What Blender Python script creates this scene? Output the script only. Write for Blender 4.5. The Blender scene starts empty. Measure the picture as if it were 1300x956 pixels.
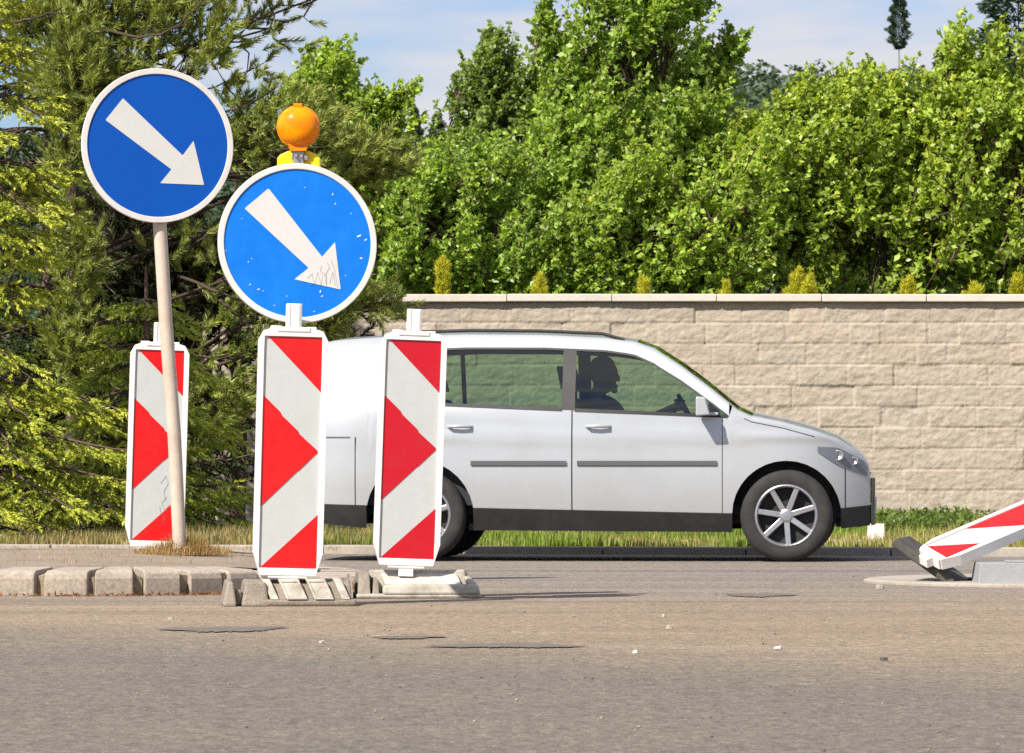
import bpy, bmesh, math, random
import numpy as np
from mathutils import Vector, Matrix

R = math.radians
C = bpy.context.scene.collection
SC = bpy.context.scene
rng = np.random.default_rng(7)
random.seed(7)

# ------------------------------------------------------------------ camera, sky, sun, exposure
F = 5800.0                      # focal length in photo pixels (photo 1300 wide)
CAMH = 0.6
cam = bpy.data.cameras.new('camera')
cam.sensor_width = 36.0
cam.lens = 36.0 * F / 1300.0
cam.shift_y = (594 - 478) / 1300.0
cam.clip_start = 0.1
cam.clip_end = 4000
cam.dof.use_dof = True
cam.dof.focus_distance = 21.0
cam.dof.aperture_fstop = 22
camo = bpy.data.objects.new('camera', cam)
camo.location = (0, 0, CAMH)
camo.rotation_euler = (R(90), 0, 0)
C.objects.link(camo)
SC.camera = camo

SUN_EL = 44.0
SUN_AZ = 223.0        # direction the light comes FROM, measured as compass: 0 = +y, 90 = +x, 270 = -x
w = bpy.data.worlds.new('World'); SC.world = w; w.use_nodes = True
nt = w.node_tree; nt.nodes.clear()
wo = nt.nodes.new('ShaderNodeOutputWorld'); bg = nt.nodes.new('ShaderNodeBackground')
sky = nt.nodes.new('ShaderNodeTexSky'); sky.sky_type = 'NISHITA'; sky.sun_disc = False
sky.sun_elevation = R(SUN_EL); sky.sun_rotation = R(SUN_AZ)
sky.air_density = 1.2; sky.dust_density = 0.6; sky.ozone_density = 1.2
tc = nt.nodes.new('ShaderNodeTexCoord')
mp = nt.nodes.new('ShaderNodeMapping'); mp.inputs['Scale'].default_value = (7, 7, 34); mp.inputs['Location'].default_value = (1.3, 0.2, 0.45)
nz = nt.nodes.new('ShaderNodeTexNoise'); nz.inputs['Scale'].default_value = 1.0; nz.inputs['Detail'].default_value = 5; nz.inputs['Roughness'].default_value = 0.5
cr = nt.nodes.new('ShaderNodeValToRGB'); cr.color_ramp.elements[0].position = 0.40; cr.color_ramp.elements[1].position = 0.56
cr.color_ramp.elements[0].color = (0, 0, 0, 1); cr.color_ramp.elements[1].color = (1, 1, 1, 1)
mx = nt.nodes.new('ShaderNodeMix'); mx.data_type = 'RGBA'
mx.inputs['B'].default_value = (5.0, 5.0, 5.4, 1)
nt.links.new(tc.outputs['Generated'], mp.inputs['Vector']); nt.links.new(mp.outputs['Vector'], nz.inputs['Vector'])
nt.links.new(nz.outputs['Fac'], cr.inputs['Fac']); nt.links.new(cr.outputs['Color'], mx.inputs['Factor'])
tintn = nt.nodes.new('ShaderNodeMix'); tintn.data_type = 'RGBA'; tintn.blend_type = 'MULTIPLY'; tintn.inputs['Factor'].default_value = 1.0
tintn.inputs['B'].default_value = (0.50, 0.62, 0.92, 1)
nt.links.new(sky.outputs['Color'], tintn.inputs['A'])
nt.links.new(tintn.outputs['Result'], mx.inputs['A']); nt.links.new(mx.outputs['Result'], bg.inputs['Color'])
bg.inputs['Strength'].default_value = 0.09
nt.links.new(bg.outputs['Background'], wo.inputs['Surface'])

sl = bpy.data.lights.new('sun', 'SUN'); sl.energy = 4.6; sl.angle = R(0.5); sl.color = (1.0, 0.94, 0.84)
so = bpy.data.objects.new('sun', sl)
az = R(SUN_AZ); el = R(SUN_EL)
sdir = Vector((math.sin(az) * math.cos(el), math.cos(az) * math.cos(el), math.sin(el)))
so.rotation_euler = sdir.to_track_quat('Z', 'Y').to_euler(); so.location = (-20, -10, 30)
C.objects.link(so)
SC.view_settings.view_transform = 'Standard'; SC.view_settings.look = 'None'
SC.view_settings.exposure = 0.72; SC.view_settings.gamma = 1.0
SC.view_settings.use_curve_mapping = False
SC.render.engine = 'CYCLES'
SC.cycles.max_bounces = 8; SC.cycles.transparent_max_bounces = 12
SC.cycles.use_denoising = False
SC.cycles.caustics_reflective = False; SC.cycles.caustics_refractive = False

def P(px, py, d):
    return Vector(((px - 650) * d / F, d, CAMH - (py - 594) * d / F))

# ------------------------------------------------------------------ materials
def _new(name):
    m = bpy.data.materials.new(name); m.use_nodes = True
    n = m.node_tree; b = n.nodes['Principled BSDF']
    return m, n, b

def noise(n, scale, detail=4, rough=0.55, coord='Object', sc=None, dist=0.0):
    t = n.nodes.new('ShaderNodeTexCoord'); x = n.nodes.new('ShaderNodeTexNoise')
    x.inputs['Scale'].default_value = scale; x.inputs['Detail'].default_value = detail; x.inputs['Roughness'].default_value = rough
    x.inputs['Distortion'].default_value = dist
    if sc:
        mpp = n.nodes.new('ShaderNodeMapping'); mpp.inputs['Scale'].default_value = sc
        n.links.new(t.outputs[coord], mpp.inputs['Vector']); n.links.new(mpp.outputs['Vector'], x.inputs['Vector'])
    else:
        n.links.new(t.outputs[coord], x.inputs['Vector'])
    return x.outputs['Fac']

def ramp(n, fac, stops):
    r = n.nodes.new('ShaderNodeValToRGB'); e = r.color_ramp.elements
    while len(e) < len(stops): e.new(0.5)
    for i, (p, c) in enumerate(stops):
        e[i].position = p; e[i].color = (c, c, c, 1) if isinstance(c, (int, float)) else (*c, 1)
    n.links.new(fac, r.inputs['Fac']); return r.outputs['Color']

def mix(n, fac, a, b, mode='MIX'):
    x = n.nodes.new('ShaderNodeMix'); x.data_type = 'RGBA'; x.blend_type = mode
    for s, v in (('Factor', fac), ('A', a), ('B', b)):
        if isinstance(v, (int, float)): x.inputs[s].default_value = v if s == 'Factor' else (v, v, v, 1)
        elif isinstance(v, tuple): x.inputs[s].default_value = (*v, 1)
        else: n.links.new(v, x.inputs[s])
    return x.outputs['Result']

def bump(n, b, h, strength=0.4, dist=0.01):
    u = n.nodes.new('ShaderNodeBump'); u.inputs['Strength'].default_value = strength; u.inputs['Distance'].default_value = dist
    n.links.new(h, u.inputs['Height']); n.links.new(u.outputs['Normal'], b.inputs['Normal'])

def worn(name, col, dirt, amt=0.3, scale=9, rough=0.5, metal=0.0, fine=0.12, bmp=0.15, spec=0.5):
    """plain colour with dirt patches and fine grain"""
    m, n, b = _new(name)
    f1 = ramp(n, noise(n, scale, 6, 0.65), [(0.42, 0.0), (0.75, 1.0)])
    mm = n.nodes.new('ShaderNodeMath'); mm.operation = 'MULTIPLY'; mm.inputs[1].default_value = amt; n.links.new(f1, mm.inputs[0])
    c = mix(n, mm.outputs[0], col, dirt)
    g = ramp(n, noise(n, scale * 14, 3), [(0.3, 1 - fine), (0.7, 1.0)])
    c = mix(n, 1.0, c, g, 'MULTIPLY')
    n.links.new(c, b.inputs['Base Color'])
    b.inputs['Roughness'].default_value = rough; b.inputs['Metallic'].default_value = metal
    b.inputs['Specular IOR Level'].default_value = spec
    bump(n, b, noise(n, scale * 20, 3), bmp, 0.002)
    return m

def leafmat(name, trans=0.35, rough=0.42, spec=0.5):
    """pigment from the mesh's own 'tint' attribute, thin translucent blade"""
    m, n, b = _new(name)
    a = n.nodes.new('ShaderNodeAttribute'); a.attribute_name = 'tint'
    n.links.new(a.outputs['Color'], b.inputs['Base Color'])
    b.inputs['Roughness'].default_value = rough; b.inputs['Specular IOR Level'].default_value = spec
    tr = n.nodes.new('ShaderNodeBsdfTranslucent')
    cc = mix(n, 1.0, a.outputs['Color'], (1.25, 1.3, 0.5), 'MULTIPLY')
    n.links.new(cc, tr.inputs['Color'])
    ms = n.nodes.new('ShaderNodeMixShader'); ms.inputs[0].default_value = trans
    n.links.new(b.outputs[0], ms.inputs[1]); n.links.new(tr.outputs[0], ms.inputs[2])
    n.links.new(ms.outputs[0], n.nodes['Material Output'].inputs['Surface'])
    return m

M = {}
M['leaf'] = leafmat('leaf', 0.40, 0.42, 0.5)
M['needle'] = leafmat('needle', 0.22, 0.5, 0.35)
M['grass'] = leafmat('grass_blade', 0.3, 0.55, 0.3)
M['bark'] = worn('bark', (0.13, 0.085, 0.06), (0.05, 0.035, 0.028), 0.8, 6, 0.9, bmp=0.9)
M['pinebark'] = worn('pine_bark', (0.075, 0.048, 0.034), (0.045, 0.03, 0.022), 0.7, 8, 0.9, bmp=0.9)
M['white_plastic'] = worn('white_plastic', (0.82, 0.80, 0.77), (0.45, 0.40, 0.33), 0.35, 7, 0.42, fine=0.04)
M['white_sheet'] = worn('white_reflective_sheet', (0.51, 0.53, 0.52), (0.36, 0.35, 0.31), 0.25, 11, 0.35, fine=0.05, bmp=0.03)
M['red_sheet'] = worn('red_reflective_sheet', (0.66, 0.004, 0.006), (0.45, 0.03, 0.02), 0.3, 14, 0.32, fine=0.06, bmp=0.03)
M['crimson_sheet'] = worn('crimson_reflective_sheet', (0.52, 0.002, 0.014), (0.42, 0.03, 0.03), 0.3, 12, 0.32, fine=0.06, bmp=0.03)
M['blue_dark'] = worn('deep_blue_sheet', (0.0, 0.080, 0.42), (0.0, 0.07, 0.36), 0.3, 5, 0.5, fine=0.03, bmp=0.02, spec=0.25)
M['blue_bright'] = worn('bright_blue_sheet', (0.0, 0.17, 0.70), (0.01, 0.22, 0.74), 0.6, 8, 0.5, fine=0.06, bmp=0.04, spec=0.3)
M['sign_white'] = worn('sign_white', (0.64, 0.63, 0.60), (0.5, 0.48, 0.44), 0.2, 6, 0.35, fine=0.03, bmp=0.02)
M['rim_white'] = worn('rim_white', (0.72, 0.69, 0.65), (0.5, 0.44, 0.38), 0.4, 9, 0.4, fine=0.04)
M['galv'] = worn('galvanised_steel', (0.45, 0.45, 0.46), (0.3, 0.28, 0.26), 0.4, 10, 0.4, metal=0.7)
M['pole_paint'] = worn('pole_paint', (0.58, 0.49, 0.40), (0.36, 0.25, 0.17), 0.6, 6, 0.5)
M['scribble'] = worn('marker_ink', (0.26, 0.26, 0.28), (0.3, 0.3, 0.3), 0.4, 20, 0.6)
M['chip'] = worn('chipped_spot', (0.75, 0.8, 0.85), (0.6, 0.7, 0.8), 0.3, 20, 0.6)
M['yellow'] = worn('yellow_housing', (0.85, 0.60, 0.0), (0.55, 0.36, 0.02), 0.25, 10, 0.4, fine=0.03)
M['concrete'] = worn('pale_concrete', (0.42, 0.37, 0.31), (0.25, 0.21, 0.17), 0.6, 5, 0.9, fine=0.25, bmp=0.5)
M['kerbstone'] = worn('kerb_granite', (0.46, 0.385, 0.31), (0.28, 0.23, 0.18), 0.7, 4, 0.88, fine=0.35, bmp=0.6)
M['mortar'] = worn('mortar', (0.36, 0.28, 0.19), (0.16, 0.12, 0.08), 0.9, 14, 0.95, fine=0.4, bmp=0.8)
M['cap'] = worn('cap_concrete', (0.66, 0.60, 0.53), (0.42, 0.35, 0.29), 0.35, 3, 0.85, fine=0.1, bmp=0.3)
M['rubber'] = worn('recycled_rubber', (0.33, 0.28, 0.22), (0.14, 0.12, 0.095), 0.8, 10, 0.9, fine=0.4, bmp=0.8)
M['rubber_dark'] = worn('dark_rubber', (0.075, 0.068, 0.058), (0.13, 0.12, 0.10), 0.8, 9, 0.85, fine=0.4, bmp=0.8)
M['base_paint'] = worn('chipped_white_paint', (0.50, 0.465, 0.39), (0.20, 0.165, 0.12), 1.0, 11, 0.7, fine=0.2, bmp=0.5)
M['panel_paint'] = worn('dusty_white_paint', (0.58, 0.55, 0.50), (0.33, 0.27, 0.2), 0.8, 14, 0.7, fine=0.15, bmp=0.3)
M['grey_block'] = worn('grey_block', (0.30, 0.31, 0.32), (0.2, 0.19, 0.18), 0.5, 5, 0.8, fine=0.15)
M['pit_shade'] = worn('painted_pit_shade', (0.03, 0.028, 0.026), (0.07, 0.06, 0.05), 0.5, 8, 0.95)  # near-black colour for the shade inside the concrete ring
M['carpaint'], n_, b_ = _new('silver_white_paint')
b_.inputs['Base Color'].default_value = (0.52, 0.54, 0.56, 1); b_.inputs['Metallic'].default_value = 0.25
b_.inputs['Roughness'].default_value = 0.32; b_.inputs['Coat Weight'].default_value = 0.7; b_.inputs['Coat Roughness'].default_value = 0.06
n_.links.new(mix(n_, ramp(n_, noise(n_, 3, 5), [(0.4, 0.0), (0.8, 0.35)]), (0.45, 0.47, 0.49), (0.36, 0.355, 0.33)), b_.inputs['Base Color'])
M['trim'] = worn('black_trim', (0.012, 0.012, 0.013), (0.04, 0.036, 0.032), 0.5, 8, 0.55)
M['trim_grey'] = worn('grey_trim', (0.09, 0.095, 0.10), (0.1, 0.1, 0.1), 0.3, 8, 0.5)
M['tyre'] = worn('tyre_rubber', (0.022, 0.022, 0.023), (0.07, 0.06, 0.05), 0.5, 10, 0.85)
M['alloy'] = worn('alloy', (0.55, 0.56, 0.58), (0.25, 0.22, 0.2), 0.4, 12, 0.3, metal=0.8)
M['seat'] = worn('dark_upholstery', (0.03, 0.033, 0.04), (0.05, 0.05, 0.05), 0.4, 20, 0.9)
M['skin'] = worn('skin', (0.45, 0.27, 0.19), (0.38, 0.2, 0.14), 0.3, 12, 0.55, fine=0.02, bmp=0.02)
M['hair'] = worn('hair', (0.03, 0.02, 0.015), (0.05, 0.035, 0.02), 0.4, 30, 0.7)
M['shirt'] = worn('navy_shirt', (0.03, 0.045, 0.09), (0.02, 0.03, 0.06), 0.4, 12, 0.9)
M['trousers'] = worn('dark_trousers', (0.04, 0.04, 0.045), (0.03, 0.03, 0.03), 0.4, 12, 0.9)
M['line_paint'] = worn('worn_line_paint', (0.55, 0.52, 0.47), (0.22, 0.19, 0.16), 1.0, 22, 0.8, fine=0.4)

def glass(name, col, gl=0.12):
    m, n, b = _new(name)
    t = n.nodes.new('ShaderNodeBsdfTransparent'); t.inputs[0].default_value = (*col, 1)
    g = n.nodes.new('ShaderNodeBsdfGlossy'); g.inputs['Roughness'].default_value = 0.03; g.inputs['Color'].default_value = (0.9, 0.95, 0.95, 1)
    fr = n.nodes.new('ShaderNodeFresnel'); fr.inputs['IOR'].default_value = 1.5
    ms = n.nodes.new('ShaderNodeMixShader')
    ad = n.nodes.new('ShaderNodeMath'); ad.operation = 'ADD'; ad.inputs[1].default_value = gl
    n.links.new(fr.outputs[0], ad.inputs[0]); n.links.new(ad.outputs[0], ms.inputs[0])
    n.links.new(t.outputs[0], ms.inputs[1]); n.links.new(g.outputs[0], ms.inputs[2])
    n.links.new(ms.outputs[0], n.nodes['Material Output'].inputs['Surface'])
    return m
M['glass'] = glass('green_tinted_glass', (0.50, 0.66, 0.52), 0.03)

def lens(name, col, rough=0.15):
    m, n, b = _new(name)
    b.inputs['Base Color'].default_value = (*col, 1); b.inputs['Roughness'].default_value = rough
    b.inputs['Coat Weight'].default_value = 0.35; b.inputs['Coat Roughness'].default_value = 0.05
    b.inputs['Subsurface Weight'].default_value = 0.3; b.inputs['Subsurface Radius'].default_value = (0.05, 0.02, 0.0)
    return m, n, b
M['amber'], n_, b_ = lens('amber_lens', (0.95, 0.25, 0.0), 0.3)
t_ = n_.nodes.new('ShaderNodeTexCoord'); v_ = n_.nodes.new('ShaderNodeTexVoronoi'); v_.inputs['Scale'].default_value = 70
n_.links.new(t_.outputs['Object'], v_.inputs['Vector']); bump(n_, b_, v_.outputs['Distance'], 0.15, 0.002)
n_.links.new(mix(n_, ramp(n_, noise(n_, 14, 3), [(0.4, 0.0), (0.65, 1.0)]), (1.0, 0.25, 0.0), (1.0, 0.35, 0.0)), b_.inputs['Base Color'])
M['amber'].node_tree.nodes['Principled BSDF'].inputs['Transmission Weight'].default_value = 0.15
M['amber'].node_tree.nodes['Principled BSDF'].inputs['IOR'].default_value = 1.2
M['redlens'], _, _ = lens('red_lens', (0.6, 0.02, 0.02))
M['clearlens'], _, _ = lens('clear_lens', (0.16, 0.17, 0.19))

# asphalt ---------------------------------------------------------------------
def asphalt():
    m, n, b = _new('asphalt')
    t = n.nodes.new('ShaderNodeTexCoord')
    sep = n.nodes.new('ShaderNodeSeparateXYZ'); n.links.new(t.outputs['Object'], sep.inputs[0])
    def math_(op, a, bb=None, c=None):
        k = n.nodes.new('ShaderNodeMath'); k.operation = op
        for i, v in enumerate((a, bb, c)):
            if v is None: continue
            if isinstance(v, (int, float)): k.inputs[i].default_value = v
            else: n.links.new(v, k.inputs[i])
        return k.outputs[0]
    big = noise(n, 0.9, 5, 0.6)
    fine = noise(n, 95, 4, 0.75)
    grain = noise(n, 38, 5, 0.8)
    # fresh dark asphalt nearer than a slanted seam
    seam = math_('ADD', math_('MULTIPLY', sep.outputs[0], 0.95), sep.outputs[1])      # y + .95 x
    seam = math_('ADD', seam, math_('MULTIPLY', math_('SUBTRACT', noise(n, 2.2, 6, 0.75), 0.5), 3.4))
    near = n.nodes.new('ShaderNodeMapRange'); near.inputs['From Min'].default_value = 16.2; near.inputs['From Max'].default_value = 13.4
    n.links.new(seam, near.inputs['Value'])
    # dust band
    far = n.nodes.new('ShaderNodeMapRange'); far.inputs['From Min'].default_value = 20.0; far.inputs['From Max'].default_value = 23.5
    n.links.new(math_('ADD', sep.outputs[1], math_('MULTIPLY', math_('SUBTRACT', noise(n, 1.0, 5, 0.6, sc=(0.4, 1, 1)), 0.5), 7.0)), far.inputs['Value'])
    dusty = mix(n, ramp(n, noise(n, 1.6, 6, 0.7, sc=(0.25, 1.0, 1)), [(0.32, 0.0), (0.68, 1.0)]), (0.225, 0.170, 0.120), (0.30, 0.235, 0.165))
    fargrey = mix(n, ramp(n, noise(n, 1.1, 6, 0.7, sc=(0.18, 1.0, 1)), [(0.3, 0.0), (0.7, 1.0)]), (0.185, 0.158, 0.135), (0.265, 0.225, 0.185))
    dark = mix(n, big, (0.135, 0.119, 0.098), (0.20, 0.170, 0.135))
    col = mix(n, far.outputs[0], dusty, fargrey)
    col = mix(n, near.outputs[0], col, dark)
    # tyre polished streaks beyond the island nose
    streak = ramp(n, noise(n, 1.0, 4, 0.5, sc=(0.05, 1.3, 1)), [(0.52, 0.0), (0.62, 1.0)])
    gate = n.nodes.new('ShaderNodeMapRange'); gate.inputs['From Min'].default_value = 18.6; gate.inputs['From Max'].default_value = 20.5
    n.links.new(sep.outputs[1], gate.inputs['Value'])
    col = mix(n, math_('MULTIPLY', math_('MULTIPLY', streak, gate.outputs[0]), 0.55), col, (0.115, 0.105, 0.095))
    g = ramp(n, grain, [(0.30, 0.45), (0.5, 0.95), (0.68, 1.6)])
    col = mix(n, 1.0, col, g, 'MULTIPLY')
    col = mix(n, 1.0, col, ramp(n, noise(n, 7, 6, 0.8), [(0.3, 0.78), (0.5, 1.0), (0.7, 1.2)]), 'MULTIPLY')
    col = mix(n, 1.0, col, ramp(n, noise(n, 20, 4, 0.85), [(0.32, 0.62), (0.5, 1.0), (0.66, 1.42)]), 'MULTIPLY')
    g2 = ramp(n, fine, [(0.34, 0.55), (0.5, 1.0), (0.7, 1.6)])
    col = mix(n, 1.0, col, g2, 'MULTIPLY')
    # dark bitumen spots and pale stones in the mix
    v = n.nodes.new('ShaderNodeTexVoronoi'); v.inputs['Scale'].default_value = 60; n.links.new(t.outputs['Object'], v.inputs['Vector'])
    st = ramp(n, v.outputs['Distance'], [(0.10, 1.0), (0.22, 0.0)])
    vc = n.nodes.new('ShaderNodeSeparateColor'); n.links.new(v.outputs['Color'], vc.inputs[0])
    sel = ramp(n, vc.outputs[0], [(0.80, 0.0), (0.84, 1.0)])
    col = mix(n, math_('MULTIPLY', math_('MULTIPLY', st, sel), 0.7), col, (0.42, 0.37, 0.30))
    sel2 = ramp(n, vc.outputs[1], [(0.84, 0.0), (0.88, 1.0)])
    col = mix(n, math_('MULTIPLY', math_('MULTIPLY', st, sel2), 0.7), col, (0.06, 0.05, 0.045))
    n.links.new(col, b.inputs['Base Color'])
    b.inputs['Roughness'].default_value = 0.92; b.inputs['Specular IOR Level'].default_value = 0.25
    bump(n, b, math_('ADD', grain, fine), 0.7, 0.006)
    return m
M['asphalt'] = asphalt()

def soil(name, a, bcol, c, sc=2.0):
    m, n, b = _new(name)
    col = mix(n, ramp(n, noise(n, sc, 6, 0.7), [(0.35, 0.0), (0.65, 1.0)]), a, bcol)
    col = mix(n, ramp(n, noise(n, sc * 14, 5, 0.7), [(0.45, 0.0), (0.7, 0.7)]), col, c)
    n.links.new(col, b.inputs['Base Color']); b.inputs['Roughness'].default_value = 0.95
    bump(n, b, noise(n, sc * 30, 4, 0.7), 0.8, 0.02)
    return m
M['verge'] = soil('verge_soil', (0.13, 0.12, 0.05), (0.22, 0.17, 0.09), (0.10, 0.14, 0.03))
M['islandtop'] = soil('island_top', (0.34, 0.27, 0.20), (0.26, 0.19, 0.13), (0.40, 0.34, 0.27), 3.0)
M['field'] = soil('field_soil', (0.08, 0.12, 0.03), (0.12, 0.13, 0.05), (0.06, 0.08, 0.02), 0.6)

def wallmat():
    m, n, b = _new('split_face_block')
    a = n.nodes.new('ShaderNodeAttribute'); a.attribute_name = 'tint'
    g = ramp(n, noise(n, 9, 7, 0.72), [(0.3, 0.80), (0.55, 1.0), (0.75, 1.12)])
    col = mix(n, 1.0, a.outputs['Color'], g, 'MULTIPLY')
    rust = ramp(n, noise(n, 5.0, 5, 0.65), [(0.58, 0.0), (0.74, 0.18)])
    col = mix(n, rust, col, (0.47, 0.34, 0.25))
    n.links.new(col, b.inputs['Base Color']); b.inputs['Roughness'].default_value = 0.92
    b.inputs['Specular IOR Level'].default_value = 0.2
    bump(n, b, noise(n, 45, 5, 0.75), 0.55, 0.012)
    return m
M['wall'] = wallmat()

# ------------------------------------------------------------------ object helpers
def tag(o, label=None, cat=None, group=None, kind=None):
    if label: o['label'] = label
    if cat: o['category'] = cat
    if group: o['group'] = group
    if kind: o['kind'] = kind
    return o

def link(name, me, parent=None, mat=None):
    o = bpy.data.objects.new(name, me); C.objects.link(o)
    if parent is not None: o.parent = parent
    if mat is not None:
        for mm in (mat if isinstance(mat, (list, tuple)) else [mat]): me.materials.append(mm)
    return o

def empty(name, loc=(0, 0, 0), rot=(0, 0, 0)):
    o = bpy.data.objects.new(name, None); C.objects.link(o); o.location = loc; o.rotation_euler = rot
    o.empty_display_size = 0.1
    return o

def mesh_np(name, verts, faces, parent=None, mat=None, tint=None, smooth=False):
    """verts (N,3); faces: list of int arrays (each (K,n)); tint (N,3) per-vertex pigment"""
    me = bpy.data.meshes.new(name)
    verts = np.asarray(verts, dtype=np.float32)
    if not isinstance(faces, list): faces = [faces]
    faces = [np.asarray(f, dtype=np.int32) for f in faces if len(f)]
    loops = np.concatenate([f.ravel() for f in faces])
    sizes = np.concatenate([np.full(len(f), f.shape[1], dtype=np.int32) for f in faces])
    starts = np.concatenate([[0], np.cumsum(sizes)[:-1]]).astype(np.int32)
    me.vertices.add(len(verts)); me.vertices.foreach_set('co', verts.ravel())
    me.loops.add(len(loops)); me.loops.foreach_set('vertex_index', loops)
    me.polygons.add(len(sizes)); me.polygons.foreach_set('loop_start', starts)
    me.polygons.foreach_set('loop_total', sizes)
    me.update(calc_edges=True); me.validate()
    if tint is not None:
        ca = me.color_attributes.new('tint', 'FLOAT_COLOR', 'POINT')
        c4 = np.ones((len(verts), 4), dtype=np.float32); c4[:, :3] = tint
        ca.data.foreach_set('color', c4.ravel())
    if smooth: me.polygons.foreach_set('use_smooth', np.ones(len(sizes), dtype=bool))
    return link(name, me, parent, mat)

def bm_obj(name, bm, mat, parent=None, bevel=0.0, smooth=False, seg=2):
    bmesh.ops.recalc_face_normals(bm, faces=bm.faces)
    me = bpy.data.meshes.new(name); bm.to_mesh(me); bm.free()
    if smooth:
        me.polygons.foreach_set('use_smooth', np.ones(len(me.polygons), dtype=bool))
    o = link(name, me, parent, mat)
    if bevel > 0:
        b = o.modifiers.new('bevel', 'BEVEL'); b.width = bevel; b.segments = seg; b.limit_method = 'ANGLE'; b.angle_limit = R(35)
    return o

def hexa(bm, p, mi=0):
    """8 corners: bottom ring 0-3, top ring 4-7"""
    v = [bm.verts.new(q) for q in p]
    for f in ((0, 3, 2, 1), (4, 5, 6, 7), (0, 1, 5, 4), (1, 2, 6, 5), (2, 3, 7, 6), (3, 0, 4, 7)):
        bm.faces.new([v[i] for i in f]).material_index = mi

def box(bm, x0, x1, y0, y1, z0, z1, mi=0):
    hexa(bm, [(x0, y0, z0), (x1, y0, z0), (x1, y1, z0), (x0, y1, z0), (x0, y0, z1), (x1, y0, z1), (x1, y1, z1), (x0, y1, z1)], mi)

def prism(bm, poly, y0, y1, mi=0, close_back=True):
    """polygon in (x,z) extruded from y0 (front) to y1"""
    a = [bm.verts.new((x, y0, z)) for x, z in poly]; b = [bm.verts.new((x, y1, z)) for x, z in poly]
    bm.faces.new(a).material_index = mi
    if close_back: bm.faces.new(b[::-1]).material_index = mi
    n = len(poly)
    for i in range(n):
        bm.faces.new((a[i], b[i], b[(i + 1) % n], a[(i + 1) % n])).material_index = mi

def ring_prism(bm, outer, inner, y0, y1, mi=0):
    n = len(outer)
    vs = [[bm.verts.new((x, y, z)) for x, z in pl] for pl in (outer, inner) for y in (y0, y1)]
    of, ob, inf, inb = vs
    for i in range(n):
        j = (i + 1) % n
        for q in ((of[i], of[j], inf[j], inf[i]), (ob[i], inb[i], inb[j], ob[j]), (of[i], ob[i], ob[j], of[j]), (inf[i], inf[j], inb[j], inb[i])):
            bm.faces.new(q).material_index = mi

def lathe(bm, prof, axis='Z', n=32, mi=0, c=(0, 0, 0), cap=True):
    """prof: (r, h) list"""
    rings = []
    for r, h in prof:
        ring = []
        for k in range(n):
            a = 2 * math.pi * k / n
            u, v = r * math.cos(a), r * math.sin(a)
            p = (u, v, h) if axis == 'Z' else ((u, h, v) if axis == 'Y' else (h, u, v))
            ring.append(bm.verts.new((p[0] + c[0], p[1] + c[1], p[2] + c[2])))
        rings.append(ring)
    for a, b in zip(rings[:-1], rings[1:]):
        for k in range(n): bm.faces.new((a[k], a[(k + 1) % n], b[(k + 1) % n], b[k])).material_index = mi
    for ring, (r, h) in ((rings[0], prof[0]), (rings[-1], prof[-1])):
        if cap and r > 1e-4: bm.faces.new(ring).material_index = mi

def tubes_np(paths, sides=6):
    """paths: list of (pts (k,3), radii (k,)) -> verts, quads"""
    V = []; Q = []; off = 0
    ang = np.arange(sides) * 2 * math.pi / sides
    for pts, rad in paths:
        pts = np.asarray(pts, float); rad = np.asarray(rad, float); k = len(pts)
        t = np.gradient(pts, axis=0); t /= np.linalg.norm(t, axis=1)[:, None] + 1e-9
        ref = np.array([0, 0, 1.0]) if abs(t[0, 2]) < 0.8 else np.array([1.0, 0, 0])
        u = np.cross(t, ref); u /= np.linalg.norm(u, axis=1)[:, None] + 1e-9
        v = np.cross(t, u)
        ring = pts[:, None, :] + rad[:, None, None] * (np.cos(ang)[None, :, None] * u[:, None, :] + np.sin(ang)[None, :, None] * v[:, None, :])
        V.append(ring.reshape(-1, 3))
        i = np.arange(k - 1)[:, None] * sides; j = np.arange(sides)[None, :]; j2 = (j + 1) % sides
        q = np.stack([i + j, i + j2, i + sides + j2, i + sides + j], axis=-1).reshape(-1, 4) + off
        Q.append(q); off += k * sides
    return np.concatenate(V), np.concatenate(Q)

def tube_obj(name, paths, mat, parent=None, sides=8, smooth=True):
    v, q = tubes_np(paths, sides)
    return mesh_np(name, v, q, parent, mat, smooth=smooth)

def vnoise(x, y, seed=0):
    """smooth 2-D value noise in [0,1]"""
    r = np.random.default_rng(seed); T = r.random((256, 256))
    xi = np.floor(x).astype(int); yi = np.floor(y).astype(int); fx = x - xi; fy = y - yi
    fx = fx * fx * (3 - 2 * fx); fy = fy * fy * (3 - 2 * fy)
    a = T[xi % 256, yi % 256]; b = T[(xi + 1) % 256, yi % 256]; c = T[xi % 256, (yi + 1) % 256]; d = T[(xi + 1) % 256, (yi + 1) % 256]
    return (a * (1 - fx) + b * fx) * (1 - fy) + (c * (1 - fx) + d * fx) * fy

def fbm(x, y, seed=0, o=4, lac=2.1, g=0.55):
    s = 0; a = 1.0; t = 0
    for k in range(o):
        s = s + a * vnoise(x * lac ** k + 17.3 * k, y * lac ** k + 5.1 * k, seed + k); t += a; a *= g
    return s / t

def unit(a):
    return a / (np.linalg.norm(a, axis=-1, keepdims=True) + 1e-9)

# ------------------------------------------------------------------ ground, road, kerbs
def sheet(name, poly, z, mat, thick=0.0):
    bm = bmesh.new()
    v = [bm.verts.new((x, y, z)) for x, y in poly]
    f = bm.faces.new(v)
    if thick:
        b = [bm.verts.new((x, y, z - thick)) for x, y in poly]
        n = len(poly)
        for i in range(n): bm.faces.new((v[i], v[(i + 1) % n], b[(i + 1) % n], b[i]))
    o = bm_obj(name, bm, mat)
    return tag(o, kind='structure')

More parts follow.
